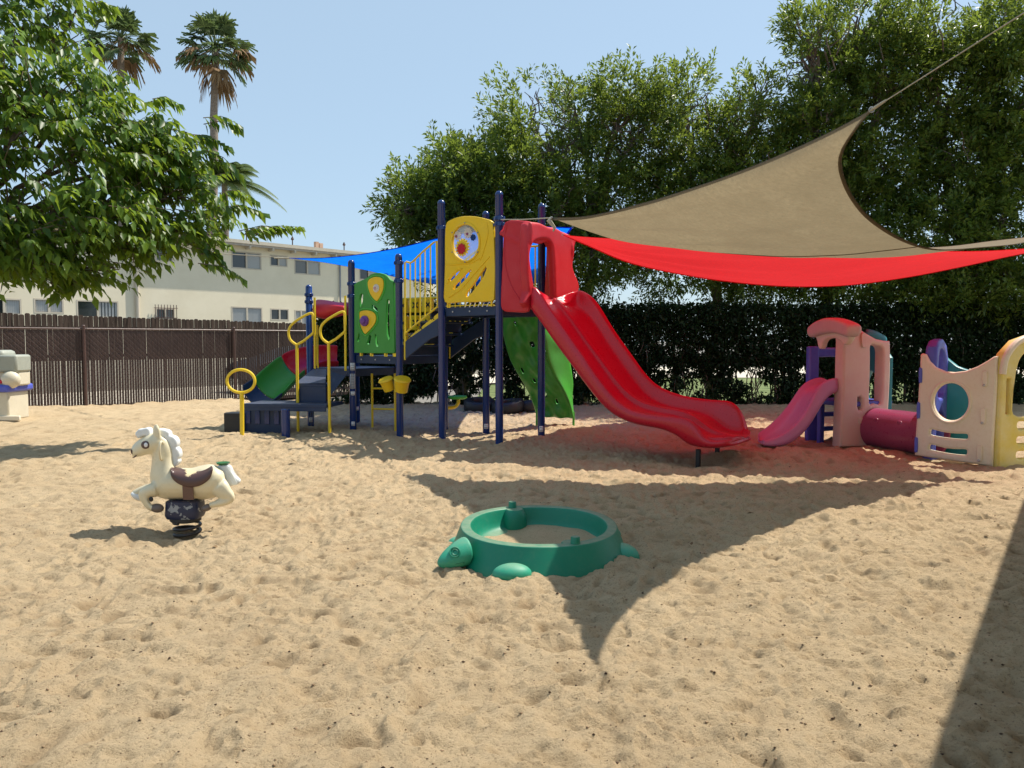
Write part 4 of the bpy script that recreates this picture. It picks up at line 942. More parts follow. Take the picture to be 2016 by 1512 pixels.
cl = cl.build('climber', M['green'], ps, solid=.02, sub=1, angle=3)  # darker green puts the shade on this face into its colour
for f in (Lp[-1], Rp[-1]):
    p = at(f.x, f.y, 13.0); MB().tube([V(p.x, p.y, -.2), V(p.x, p.y, p.z + .12)], .02, 8).build('climber_leg', M['lgreen'], ps)

# transfer platform, step and handrails at the low left end
PR, PL_ = G(646, 852), G(474, 852); PR.z = PL_.z = 0
pd_ = (PR - PL_).normalized(); pn_ = V(-pd_.y, pd_.x, 0); zp = .50
A0 = at(478, 797, 12.15); A1 = at(643, 797, 11.95); A0.z = A1.z = 0; ad_ = (A1 - A0).normalized(); an_ = V(-ad_.y, ad_.x, 0); wl = (A1 - A0).length
tp = MB().box((A0 + A1) / 2 + an_ * .36 + V(0, 0, zp - .03), (wl, .72, .055), ad_, an_)
tp.box((A0 + A1) / 2 + an_ * .02 + V(0, 0, zp - .08), (wl - .04, .03, .07), ad_, an_).build('transfer_platform', M['navydeck'], ps, bevel=.006)
c1 = at(611, 776, 12.35); c1.z = 0
s1_ = MB().box(c1 + an_ * .25 + V(0, 0, .775), (.52, .5, .05), ad_, an_).box(c1 + an_ * .02 + V(0, 0, .62), (.52, .03, .3), ad_, an_).build('step', M['navydeck'], ps, bevel=.008)
for x0, y0, x1, y1 in ((573, 1010, 462, 1100), (768, 1020, 670, 1150)):
    pass
# slanting side cheeks between step and deck
for (a, b_, cq, d_) in (((470, 1095, 12.4), (572, 1012, 12.95), (648, 1012, 12.9), (642, 1092, 12.3)), ((648, 1012, 12.35), (770, 1020, 12.4), (755, 1050, 12.4), (672, 1158, 12.25))):
    vs = [at(*cA(q_[0], q_[1]), q_[2]) for q_ in (a, b_, cq, d_)]; MB().add(vs, [(0, 1, 2, 3)]).build('side_board', M['navydeck'], ps, solid=.03, smooth=False)
g = G(563, 862); MB().tube([V(g.x, g.y, -.3), V(g.x, g.y, zp - .06)], .068, 16).build('post', M['navy'], ps)
# riser of blue boards below the platform
B0 = at(478, 830, 12.5); B1 = at(556, 830, 12.3); B0.z = B1.z = 0; bd_ = (B1 - B0).normalized()
rs = MB().box((B0 + B1) / 2 + V(0, 0, .22), ((B1 - B0).length, .04, .46), bd_, None).build('riser', M['navydeck'], ps)
for k in range(4): MB().box(B0.lerp(B1, .15 + .24 * k) + V(0, -.026, .26), (.085, .012, .26), bd_, V(0, 0, .0) or None).build('board', M['navy'], rs) if False else MB().box(B0.lerp(B1, .15 + .24 * k) + V(0, -.03, .27), (.09, .012, .24), bd_ + V(0, 0, 0), None).build('board', M['navy'], rs, bevel=.003)
def loop_rail(dx, dY, dv):
    q = lambda x, y, Y=12.35: at(*(lambda t_: (t_[0] + dx, t_[1] + dv))(cA(x, y)), Y + dY)
    pts = smooth_path([q(570, 700), q(565, 690), q(550, 690), q(520, 704), q(470, 735), q(440, 765), q(430, 800), q(438, 835), q(455, 855), q(478, 870)], 4)
    pts2 = [q(478, 870), q(520, 845), q(565, 808), q(573, 795), q(570, 700)]
    h = MB().tube(pts, .021, 10).tube(pts2, .021, 10); f = q(478, 870)
    h.tube([V(f.x, f.y, -.2), f], .024, 12)
    h = h.build('handrail', M['yellow'], ps)
loop_rail(0, .0, 0); loop_rail(62.5, -.35, -3)
for x0, y0, x1, y1, Y in ((580, 598, 582, 1005, 12.95), (755, 588, 757, 1035, 12.45)):
    MB().tube([at(*cA(x0, y0), Y), at(*cA(x1, y1), Y)], .019, 10).build('grab_bar', M['yellow'], ps)
MB().tube([at(*cA(592, 880), 12.97), at(*cA(600, 1003), 12.97)], .014, 8).build('grab_bar', M['yellow'], ps)
# yellow ring on a post
g = G(475, 865); rc = at(*cA(158, 1077), g.y); rx = 80 / 2.908 / F * g.y; rz = 66 / 2.908 / F * g.y
rg = MB().tube([rc + V(rx * math.cos(a), 0, rz * math.sin(a)) for a in [2 * PI * k / 36 for k in range(36)]], .023, 10, closed=True)
rg.tube([V(g.x + .01, g.y, -.25), V(rc.x + .01, g.y, rc.z - rz)], .032, 14).build('ring_rail', M['yellow'], ps)
# dark box at the far left of the platform
c = at(460, 836, 12.55); MB().box(V(c.x + .05, c.y, .12), (.3, .3, .40), (1, -.05, 0), None).build('end_box', M['black'], ps, bevel=.01)

# red and green chute curling down on the far side
cen = smooth_path([at(665, 722, 14.1), at(632, 722, 14.0), at(596, 733, 13.75), at(566, 757, 13.5), at(540, 782, 13.25), at(516, 800, 13.0)], 5)
rows = []
for i, p in enumerate(cen):
    tg = (cen[min(i + 1, len(cen) - 1)] - cen[max(i - 1, 0)]).normalized(); sd = tg.cross(V(0, 0, 1)).normalized(); up = sd.cross(tg)
    rows.append([p + sd * (.30 * math.sin(a)) + up * (.27 - .32 * math.cos(a)) for a in [math.radians(-62 + 175 * k / 14) for k in range(15)]])
k = len(rows) * 5 // 11
MB().loft(rows[:k + 1]).build('curved_chute', M['red'], ps, solid=.03, sub=1); MB().loft(rows[k:-5]).build('curved_chute', M['green'], ps, solid=.03, sub=1); MB().loft(rows[-6:]).build('curved_chute', M['navydeck'], ps, solid=.03, sub=1)
# wavy red canopy above that chute
rows = []
for i in range(15):
    t = i / 14; p = at(*cA(588 + 190 * t, 672 + 6 * math.sin(t * 4)), 13.6 - .3 * t); row = []
    for k in range(13):
        a = math.radians(-10 + 200 * k / 12); r_ = .17 * (1 - .25 * t) + .018 * math.cos(k * 2.1 + t * 3)
        row.append(p + V(.0, -.34 * math.cos(a), 0) + V(0, 0, (r_ * math.sin(a) * 1.1 - .02 * math.sin(t * PI * 2 + k * .5)) - (.09 if k in (0, 12) else 0)))
    rows.append(row)
MB().loft(rows, closed=True, caps=True).build('chute_canopy', M['hood'], ps, sub=1)
MB().tube([at(625, 640, 13.55), at(625, 720, 13.55)], .02, 8).build('grab_bar', M['yellow'], ps)

# bongo drums, ladder, talk seat
def drum(x, y, r0, r1, h, Y, ax):
    c = at(*cA(x, y), Y); ax = Vector(ax).normalized()
    d = MB().lathe(c, [(r1, 0), (r1 * 1.12, -h * .1 + h * .1), (r0 * .9, h * .8), (r0 * .97, h * .93), (r0, h), (r0 * .95, h * 1.04), (r0 * .2, h * 1.05)], 26, axis=ax).build('drum', M['ypanel'], ps)
    rr = c + ax * (h * .92); a = ax.orthogonal().normalized(); b_ = ax.cross(a)
    MB().tube([rr + (a * math.cos(q_) + b_ * math.sin(q_)) * r0 for q_ in [2 * PI * k / 26 for k in range(26)]], .011, 6, closed=True).build('drum_rim', M['yellow'], d)
drum(1076, 1135, .125, .085, .21, 11.85, (.15, -.32, 1)); drum(1008, 1128, .112, .075, .19, 12.0, (-.3, -.3, 1))
mb = MB()
for x in (908, 1040): p = at(*cA(x, 1040), 12.9 if x < 1000 else 12.65); mb.tube([V(p.x, p.y, -.2), V(p.x, p.y, p.z + .02)], .02, 8)
for y in (1118, 1236): mb.tube([at(*cA(908, y), 12.9), at(*cA(1040, y + 2), 12.65)], .016, 8)
mb.build('ladder', M['yellow'], ps)
c = at(*cB(209, 1103), 13.0); s_ = MB().lathe(c, [(.13, -.02), (.165, -.005), (.17, .02), (.16, .032), (.02, .035)], 26).build('talk_seat', M['lgreen'], ps)
MB().tube(smooth_path([c + V(.02, 0, -.02), c + V(.01, 0, -.1), c + V(-.05, 0, -.16), V(pe2.x, pe2.y, c.z - .17)], 4), .03, 10).build('seat_arm', M['yellow'], ps)

# ================================================================== SHADE SAILS
M['tan'] = fabric('tan_shade_cloth', (.40, .335, .235), (.24, .195, .12), .5, .95, 60)
M['tanhem'] = fabric('tan_hem', (.20, .155, .10), (.16, .12, .07), .2)
M['redc'] = fabric('red_shade_cloth', (.75, .008, .014), (1.0, .008, .016), .48, .9, 90)
M['bluec'] = fabric('blue_shade_cloth', (.006, .10, .55), (.006, .20, .95), .68, .9, 90)
def sail(name, label, mat, hem, C1, C2, C3, e12, e23, e13, sag=0.0, wr=.006, seams=(), hemw=.032, n=44):
    """three corners and the points each curved edge passes through; the cloth is the surface hung between the edges"""
    C1, C2, C3 = map(Vector, (C1, C2, C3)); t = thing(name, tuple(C1.xy) + (0,), label, 'shade sail', 'shade sails over the playground')
    def curve(a, mids, b_):
        P = smooth_path([a] + [Vector(m_) for m_ in mids] + [b_], 12); L = [0]
        for i in range(1, len(P)): L.append(L[-1] + (P[i] - P[i - 1]).length)
        def f(x):
            x *= L[-1]; i = 1
            while i < len(L) - 1 and L[i] < x: i += 1
            return P[i - 1].lerp(P[i], min(1, (x - L[i - 1]) / max(L[i] - L[i - 1], 1e-9)))
        return f
    f12, f23, f13 = curve(C1, e12, C2), curve(C2, e23, C3), curve(C1, e13, C3)
    def Pt(r, q):
        p = f12(r) * (1 - q) + f13(r) * q + (f23(q) - (C2 * (1 - q) + C3 * q)) * r
        b_ = (1 - r) * r * q * (1 - q) * 16 * .43
        w = float(vnoise(np.array([r * 5.]), np.array([q * 14.]), 77)[0]) * wr * 4 * min(1, b_ * 2) + float(vnoise(np.array([r * 3.]), np.array([q * 36.]), 78)[0]) * wr * 2 * (1 - r) * min(1, b_ * 4)
        return p + V(0, 0, -sag * b_ + w)
    rows = [[Pt(i / n, k / n) for k in range(n + 1)] for i in range(n + 1)]
    cl = MB().loft(rows).build('cloth', mat, t, angle=3)
    for a, inn in (([rows[i][0] for i in range(n + 1)], [rows[i][2] for i in range(n + 1)]), ([rows[i][n] for i in range(n + 1)], [rows[i][n - 2] for i in range(n + 1)]), ([rows[n][k] for k in range(n + 1)], [rows[n - 2][k] for k in range(n + 1)])):
        A = []; B = []
        for p, q_ in zip(a, inn):
            d = (q_ - p); d = d.normalized() if d.length > 1e-5 else V(0, 0, 0); A.append(p - d * .006); B.append(p + d * hemw)
        nn = 9
        vs = A + [x + V(0, 0, -.006) for x in B] + [x + V(0, 0, .006) for x in B]; m_ = len(A)
        fs = [(i, i + 1, m_ + i + 1, m_ + i) for i in range(m_ - 1)] + [(i + 1, i, 2 * m_ + i, 2 * m_ + i + 1) for i in range(m_ - 1)]
        MB().add(vs, fs).build('hem', hem, t, angle=3)
    for q0, q1, r0, r1 in seams:
        c = [Pt(r0 + (r1 - r0) * i / 30, q0 + (q1 - q0) * i / 30) for i in range(31)]
        MB().tube([p + V(0, 0, -.004) for p in c], .008, 6, flat=.5).build('seam', M['tanhem'], t)
    for c_ in (C1, C2, C3):
        MB().tube([c_ + V(.014 * math.cos(a), .0, .014 * math.sin(a)) for a in [2 * PI * k / 14 for k in range(14)]], .003, 6, closed=True).build('corner_ring', M['steel'], t)
    return t, Pt
def S_(g, z): return g + V(SUN_A, SUN_B, 1) * z
C1t = V(.47, 9.25, 2.957); C2t = at(1716, 216, 4.24); C3t = at(2062, 462, 8.6)
ts, _ = sail('shade_sail', 'tan triangular shade sail with one tip roped up high towards the upper right', M['tan'], M['tanhem'], C1t, C2t, C3t,
    [at(1155, 426, 8.35), at(1270, 399, 7.4), at(1390, 361, 6.35), at(1500, 320, 5.55), at(1620, 267, 4.75)],
    [at(1692, 246, 4.36), at(1659, 300, 4.72), at(1660, 345, 5.15), at(1684, 395, 5.65), at(1722, 436, 6.15), at(1785, 474, 6.75), at(1850, 491, 7.3), at(1945, 486, 7.8), at(2016, 478, 8.25)],
    [at(1180, 446, 9.0), at(1300, 466, 8.9), at(1520, 486, 8.65), at(1730, 489, 8.7), at(1860, 485, 8.75), at(1960, 473, 8.75)], .10, .022, [(.62, .55, .30, 1.0)])
eave = at(2016, 18, 3.05); eave = C2t + (eave - C2t) * 2.1
MB().tube([C2t, C2t.lerp(eave, .5) + V(0, 0, -.015), eave], .0032, 8).build('rope', M['rope'], ts)
kn = C2t.lerp(eave, .03); MB().tube([C2t, C2t.lerp(eave, .03), C2t.lerp(eave, .06)], [.009, .009, .006], 8).build('rope_wrap', M['rope'], ts)
pb_t = V(pb.x, pb.y, 3.185)
MB().tube([C1t, C1t.lerp(pb_t, .5) + V(0, 0, -.01), pb_t], .007, 8).build('rope', M['rope'], ts)
MB().tube([C1t, C1t + V(-.03, 0, -.03), C1t + V(.04, 0, -.12), C1t + V(.02, 0, -.16)], [.02, .03, .018, .01], 8).build('knot', M['rope'], ts)
R1 = at(1108, 462, 10.3); R2 = at(2150, 478, 8.75)
R3 = at(1480, 474, 16.5)
rs_, _ = sail('shade_sail', 'bright red shade sail glowing with the sun behind it, slung below the tan one', M['redc'], M['redc'], R1, R2, R3,
    [at(1160, 484, 10.1), at(1250, 520, 9.75), at(1390, 548, 9.4), at(1530, 563, 9.1), at(1660, 563, 9.0), at(1780, 548, 8.9), at(1900, 525, 8.85), at(2016, 500, 8.8)],
    [at(2016, 490, 9.4), at(1900, 495, 10.8), at(1760, 492, 12.5), at(1640, 484, 14)], [at(1150, 466, 11), at(1230, 470, 12), at(1330, 470, 13.6)], .0, .03)
B1 = at(570, 508, 13.76); B2 = at(1127, 448, 13.3); B3 = at(1075, 556, 18.0)
bs_, _ = sail('shade_sail', 'bright blue shade sail stretched behind the climbing tower', M['bluec'], M['bluec'], B1, B2, B3,
    [at(640, 507, 13.6), at(710, 500, 13.4), at(790, 486, 13.2), at(870, 467, 13.0), at(960, 452, 13.0), at(1050, 446, 13.1)],
    [at(1105, 480, 14.2), at(1085, 520, 16)], [at(640, 517, 14.4), at(720, 532, 15.2), at(800, 550, 16), at(880, 562, 16.8), at(980, 562, 17.5)], .0, .008)
MB().tube([B1, at(540, 508, 13.8)], .012, 6).build('rope', M['rope'], bs_)

# ================================================================== SPRING HORSE
YH = 6.05
def hq(x, y, dy=0): return at(*cH(x, y), YH + dy)
px = YH / F / 6.046                       # metres per crop pixel
hr = thing('spring_rider', tuple(hq(875, 1400).xy) + (0,), 'cream toy horse with white mane and worn brown saddle mounted on a spring', 'spring rider')
mb = MB()
def chain(pts, n=5):
    """pts: (x, y, r_in_picture, half thickness, dy)"""
    P = [V(*p[:3]) for p in pts]; Q = [V(p[3], p[4], 0) for p in pts]; P = smooth_path(P, n); Q = smooth_path(Q, n); rows = []
    for i, p in enumerate(P):
        a = P[min(i + 1, len(P) - 1)] - P[max(i - 1, 0)]; a.z = 0; a.normalize(); nrm = V(-a.y, a.x, 0)
        rows.append([hq(p.x + nrm.x * p.z * math.cos(t), p.y + nrm.y * p.z * math.cos(t), Q[i].y + Q[i].x * math.sin(t)) for t in [2 * PI * k / 20 for k in range(20)]])
    mb.loft(rows, closed=True, caps=True)
chain([(500, 760, 40, .05, 0), (560, 780, 150, .115, 0), (650, 800, 185, .14, 0), (800, 800, 190, .145, 0), (950, 800, 188, .14, 0), (1100, 785, 205, .145, 0), (1220, 755, 195, .135, 0), (1310, 735, 130, .10, 0), (1350, 730, 50, .05, 0)])    # trunk
chain([(640, 820, 170, .13, 0), (620, 700, 168, .118, 0), (612, 600, 144, .10, 0), (607, 500, 132, .086, 0), (598, 400, 132, .08, 0), (560, 300, 110, .07, 0), (520, 240, 60, .05, 0)])  # neck
chain([(600, 300, 60, .05, 0), (540, 300, 112, .082, 0), (460, 330, 122, .088, 0), (380, 360, 104, .076, 0), (310, 400, 86, .062, 0), (262, 430, 62, .052, 0), (232, 440, 28, .03, 0)])    # head
chain([(545, 270, 42, .02, -.055), (535, 180, 48, .02, -.06), (530, 120, 32, .014, -.062), (535, 85, 10, .006, -.06)])                                      # near ear
for p in ([(520, 870, 95, .06, -.07), (440, 890, 78, .05, -.09), (380, 930, 66, .042, -.1), (400, 1010, 46, .036, -.1), (450, 1075, 42, .032, -.1), (500, 1100, 36, .03, -.1)],
          [(520, 870, 90, .06, .07), (430, 870, 68, .045, .1), (330, 895, 52, .04, .11), (265, 930, 38, .035, .11), (320, 975, 34, .03, .11), (380, 990, 24, .025, .11)],
          [(1270, 830, 120, .07, -.07), (1340, 900, 100, .055, -.085), (1420, 965, 50, .04, -.09), (1370, 1010, 44, .035, -.09), (1250, 1040, 42, .032, -.09), (1160, 1060, 34, .03, -.09)],
          [(1270, 820, 100, .06, .07), (1360, 890, 70, .05, .09), (1420, 940, 40, .04, .1), (1340, 1000, 36, .03, .1), (1240, 1020, 34, .03, .1)]): chain(p)
mb.build('body', M['horse'], hr, remesh=.0085, smo=6)
def flat(name, mat, pts, dy, th, par, n=4, bev=None):
    """a rounded slab in the plane of the horse, outline in crop pixels"""
    o = sm2([((x - 875) * px, (1400 - y) * px) for x, y in pts], n); c = hq(875, 1400, dy); q = panel(name, mat, par, (c.x, c.y), (1, 0), [(a, z + c.z) for a, z in o], (), th, bev or th * .2, 0, 2); return q
flat('mane', M['mane'], [(500, 130), (470, 105), (430, 112), (400, 118), (375, 120), (350, 140), (330, 165), (325, 190), (340, 215), (360, 235), (400, 215), (440, 205), (500, 210)], 0, .07, hr, 3)
flat('mane', M['mane'], [(560, 130), (620, 122), (660, 125), (700, 135), (730, 160), (738, 195), (770, 205), (800, 225), (822, 262), (826, 310), (815, 340), (838, 370), (852, 420), (845, 460), (832, 480), (838, 510), (825, 540), (795, 570), (760, 570), (730, 530), (700, 460), (690, 380), (660, 300), (600, 230), (560, 200)], 0, .075, hr, 3)
flat('tail', M['mane'], [(1290, 575), (1340, 560), (1400, 555), (1440, 575), (1470, 640), (1510, 700), (1550, 745), (1530, 790), (1490, 800), (1440, 810), (1385, 820), (1360, 740), (1330, 660)], 0, .055, hr, 3)
for i, (x0, y0, x1, y1) in enumerate(((1340, 620, 1440, 800), (1370, 600, 1490, 790), (1400, 590, 1520, 770))): MB().tube([hq(x0, y0, -.029), hq((x0 + x1) / 2 + 6, (y0 + y1) / 2 - 4, -.031), hq(x1, y1, -.029)], .003, 5).build('tail_groove', M['mane'], hr)
# looped grab handle beside the cheek
MB().tube(smooth_path([hq(610, 320, -.07), hq(590, 300, -.12), hq(572, 340, -.14), hq(568, 420, -.14), hq(580, 500, -.12), hq(590, 515, -.08)], 5), .009, 10).build('handle', M['horse'], hr)
MB().tube(smooth_path([hq(610, 320, .07), hq(590, 300, .12), hq(572, 340, .14), hq(568, 420, .14), hq(580, 500, .12), hq(590, 515, .08)], 5), .009, 10).build('handle', M['horse'], hr)
e = MB().ell(hq(400, 338, -.083), (.034, .012, .032)).build('eye', M['eyebrown'], hr); MB().ell(hq(406, 338, -.094), (.015, .006, .018)).build('eye_white', M['white'], e)
MB().ell(hq(236, 418, -.04), (.006, .008, .021), rot=Matrix.Rotation(-.2, 3, 'Y')).build('nostril', M['eyebrown'], hr)
MB().tube([hq(252, 490, -.035), hq(275, 478, -.045), hq(294, 462, -.052)], [.004, .006, .004], 6).build('mouth', M['eyebrown'], hr)
# saddle: a U-shaped seat draped over the back, worn to cream on top
m_, t_, b_, o_ = nodes('worn_saddle_paint'); M['saddle'] = m_
tc = t_.nodes.new('ShaderNodeTexCoord'); sx = t_.nodes.new('ShaderNodeSeparateXYZ'); t_.links.new(tc.outputs['Object'], sx.inputs[0])
zc = hq(1000, 665).z; xc = hq(1010, 650).x - hr.location.x
def mth(op, a, b__): n = t_.nodes.new('ShaderNodeMath'); n.operation = op; [(t_.links.new(q, n.inputs[i]) if not isinstance(q, (int, float)) else setattr(n.inputs[i], 'default_value', q)) for i, q in ((0, a), (1, b__))]; return n.outputs[0]
nz = noise(t_, 45, 6, .7).outputs[0]
zz = mth('MULTIPLY', mth('SUBTRACT', sx.outputs[2], zc), 16.0); xx = mth('MULTIPLY', mth('ABSOLUTE', mth('SUBTRACT', sx.outputs[0], xc), 0), -13.0)
sm_ = mth('ADD', mth('ADD', zz, xx), mth('MULTIPLY', nz, 1.6)); rr = ramp(t_, sm_, [(.58, (0, 0, 0)), (.64, (1, 1, 1))])
t_.links.new(mixc(t_, rr.outputs[0], (.085, .045, .04), (.70, .58, .34)), b_.inputs['Base Color']); b_.inputs['Roughness'].default_value = .3; bump(t_, b_, nz, .06, .003)
rows = []
outl = [(705, 690), (720, 640), (775, 595), (830, 615), (900, 628), (1000, 632), (1080, 615), (1150, 580), (1185, 575), (1202, 640), (1200, 690)]
ns = 26
for i in range(ns + 1):
    x = 700 + 500 * i / ns; f = (i / ns - .5) * 2
    ytop = 612 + 22 * math.cos(f * PI / 2) - 14 * max(0, f) ** 2 - 8 * f * f
    ybot = ytop + 60 + 150 * math.sqrt(max(0, 1 - f * f)) ** .9
    r_ = .148 * (1 - .06 * abs(f)); row = []
    for k in range(17):
        g = (k / 16 - .5) * 2; a = abs(g)
        y = ytop + (ybot - ytop) * (a ** 1.7); dy = r_ * math.sin(min(1, a * 1.25) * PI / 2) * (1 if g > 0 else -1) * (1.03 if a < .9 else 1.0)
        row.append(hq(x, y, dy))
    rows.append(row)
MB().loft(rows).build('saddle', M['saddle'], hr, solid=.02, sub=1)
for dy in (-.146, .146): MB().add([hq(842, 815, dy), hq(965, 815, dy), hq(978, 990, dy * .86), hq(850, 990, dy * .86)], [(0, 1, 2, 3)]).build('girth_strap', M['brown'], hr, solid=.008, smooth=False)
# hooves
for x, y, a, dy, rx, rz in ((540, 1090, .1, -.1, .052, .036), (1130, 1085, -.35, -.09, .042, .028), (312, 948, .45, .10, .06, .03)):
    MB().ell(hq(x, y, dy), (rx, .036, rz), rot=Matrix.Rotation(a, 3, 'Y')).build('hoof', M['hoof'] if x != 312 else M['mane'], hr)
MB().ell(hq(468, 985, -.128), (.017, .012, .02)).build('knee_bolt', M['black'], hr)
# mount block with peeling navy paint
m_, t_, b_, o_ = nodes('peeling_navy_paint'); nz = noise(t_, 11, 6, .65).outputs[0]; r_ = ramp(t_, nz, [(.55, (0, 0, 0)), (.57, (1, 1, 1))])
t_.links.new(mixc(t_, r_.outputs[0], (.012, .02, .06), (.27, .29, .31)), b_.inputs['Base Color']); b_.inputs['Roughness'].default_value = .4; bump(t_, b_, r_.outputs[0], .2, .003)
c = hq(873, 990); w = 200 * px
mb = MB().loft([[V(c.x + sx_ * ww * math.cos(t) ** 1 * 1.0 if False else c.x + ww * math.copysign(abs(math.cos(t)) ** .45, math.cos(t)), c.y + .75 * ww * math.copysign(abs(math.sin(t)) ** .45, math.sin(t)), c.z - h * px) for t in [2 * PI * k / 32 for k in range(32)]]
    for ww, h, sx_ in ((.10, -6, 1), (.12, -5, 1), (w, 5, 1), (w * 1.03, 100, 1), (w * 1.06, 165, 1), (w * 1.0, 200, 1), (w * .96, 212, 1), (.08, 214, 1))], closed=True, caps=True)
mb.build('mount_block', m_, hr)
MB().lathe(V(c.x, c.y, c.z - 262 * px), [(.05, 0), (.11, 0), (.122, .01), (.122, .034), (.10, .036)], 28, sy=.8).build('mount_base', M['black'], hr)
z1 = c.z - 262 * px; z0 = -.05; pts = []
for k in range(86):
    t = k / 85; a = 2 * PI * 2.35 * t + 2.2; pts.append(V(c.x + .012 + .098 * math.cos(a), c.y + .098 * math.sin(a), z0 + (z1 - z0) * t))
MB().tube(pts, .0125, 10).build('spring', M['spring'], hr)
# shallow dish resting on the rump
di = hq(1325, 551); M['dishgreen'] = plastic('dark_green_dish', (.02, .12, .03), .35); d_ = MB().lathe(di, [(.035, -.014), (.045, -.008), (.054, .004), (.05, .004), (.034, -.004)], 24).build('dish', M['dishgreen'], None)
tag(d_, 'small green dish lying on the rump of the toy horse', 'dish')

# ================================================================== TURTLE SANDBOX
tc_ = G(1070, 1105); TX, TY = .195, 5.565
tt = thing('turtle_sandbox', (TX, TY, 0), 'green plastic turtle sandbox, round and half sunk in the playground', 'sandbox')
def ringprof(prof, n=96):
    rows = []
    for r, z in prof:
        z = z * .8
        rows.append([V(TX + r * math.cos(a), TY + r * 1.15 * math.sin(a), z + .004 * math.sin(3 * a)) for a in [2 * PI * k / n for k in range(n)]])
    return rows
R0 = [(.655, -.12), (.640, -.02), (.63, .0), (.60, .1), (.574, .18), (.572, .190), (.568, .197), (.56, .199), (.508, .199), (.500, .197), (.496, .190), (.494, .18), (.475, .08), (.46, .02), (.40, -.005), (.15, -.008)]
sh_ = MB().loft(ringprof(R0), closed=True, caps=False).build('shell', M['teal'], tt, sub=1, angle=3)
def hump(name, u, v, Y, r, rotz, mat=None, tilt=0):
    c = at(u, v, Y); return MB().ell(c, r, 28, 16, Matrix.Rotation(rotz, 3, 'Z') @ Matrix.Rotation(tilt, 3, 'Y')).build(name, mat or M['tealpale'], tt)
hump('leg', 1008, 1130, 4.84, (.128, .085, .068), .12); hump('leg', 908, 1074, 5.8, (.12, .09, .07), -.6)
hump('leg', 1196, 1056, 5.95, (.12, .09, .08), .6)
hump('tail', 1226, 1093, 5.36, (.12, .10, .085), -.25, M['tealpale'], .2)
# head: blunt cone lying against the shell
ha = at(919, 1088, 5.15); hb = at(862, 1106, 5.03); hb.z = .018; ha.z = .074; rows = []
for i in range(13):
    t = i / 12; p = ha.lerp(hb, t); r = .098 * max(0, 1 - (t * .98) ** 1.8) ** .62 + .002
    d = (hb - ha).normalized(); s = V(-d.y, d.x, 0).normalized(); u_ = V(0, 0, 1)
    rows.append([p + s * (r * 1.0 * math.cos(a)) + u_ * (r * .98 * math.sin(a)) for a in [2 * PI * k / 24 for k in range(24)]])
hd = MB().loft(rows, closed=True, caps=True).build('head', M['tealpale'], tt, sub=1)
def onhead(x, y, up=.0):
    T = crop(820, 920, 4.032); d = ray(*T(x, y)); best = None; o = V(0, 0, CH)
    for k in range(600):
        Y = 4.7 + k * .0012; p = o + d * (Y / d.y); q = p - ha; ax = (hb - ha); L = ax.length; ax = ax.normalized(); s_ = q.dot(ax); t = s_ / L
        if -0.2 < t < 1:
            r = .098 * max(0, 1 - (max(t, 0) * .98) ** 1.8) ** .62; rad = (q - ax * s_).length
            if rad < r + .001: return p
    return p
def eyeoval(cx, cy, rx, ry, n=20): return [onhead(cx + rx * math.cos(2 * PI * k / n), cy + ry * math.sin(2 * PI * k / n)) for k in range(n)]
MB().tube(eyeoval(304, 675, 40, 38), .0055, 6, closed=True).build('eye', M['teal'], hd)
MB().tube(eyeoval(306, 674, 22, 22, 14), .003, 6, closed=True).build('pupil', M['teal'], hd)
MB().tube([onhead(x, y) for x, y in ((310, 768), (330, 762), (350, 758), (368, 750), (378, 758), (376, 768))], .0048, 6).build('mouth', M['teal'], hd)
# two pegs, each on a bulge of the inner wall
for u, v, Y, ang in ((1008, 1010, 6.12, None), (1134, 1072, 5.0, None)):
    c = at(u, v, Y); c.z = .158; d = V(TX - c.x, TY - c.y, 0).normalized()
    k = MB().lathe(V(c.x, c.y, .15) + d * .01, [(.034, 0), (.031, .05), (.027, .056), (.004, .057)], 20).build('peg', M['teal'], tt)
    q = c + d * .06; MB().loft([[V(q.x + r * math.cos(a), q.y + r * math.sin(a), z) for a in [2 * PI * j / 24 for j in range(24)]] for r, z in ((.10, .0), (.098, .08), (.085, .125), (.072, .150), (.066, .157), (.01, .1585))], closed=True, caps=True).build('peg_boss', M['teal'], tt)
# sand lying inside
n = 40; rows = []
for i in range(n):
    r = .49 * i / (n - 1); rows.append([V(TX + r * math.cos(a), TY + 1.15 * r * math.sin(a), .06 - .03 * r + .025 * float(vnoise(np.array([r * math.cos(a) * 7 + 9]), np.array([r * math.sin(a) * 7 + 4]), 55)[0]) + .02 * math.cos(a + .8) * r * 2 - .02) for a in [2 * PI * k / 72 for k in range(72)]])
tag(MB().loft(rows, closed=True).build('sand_fill', M['sand'], None), 'shallow layer of sand lying inside the turtle sandbox', 'sand', kind='stuff')

# ================================================================== PLASTIC TODDLER GYM
gc = at(1700, 883, 10.75); gym = thing('toddler_gym', (gc.x, gc.y, 0), 'sun-faded plastic toddler climber with pink slide, crawl tunnel and white and yellow cube', 'play gym')
g2 = lambda p: V(p[0], p[1], 0)
gC, gD = g2((4.56, 10.62)), g2((5.42, 10.98)); gE = g2((4.50, 11.5)); gF = gD + (gE - gC)
def fr(P, Q): d = (Q - P); return P, d.normalized(), d.length
def pq(P, D, pts): return [onp(*cC(x, y), P, D) for x, y in pts]
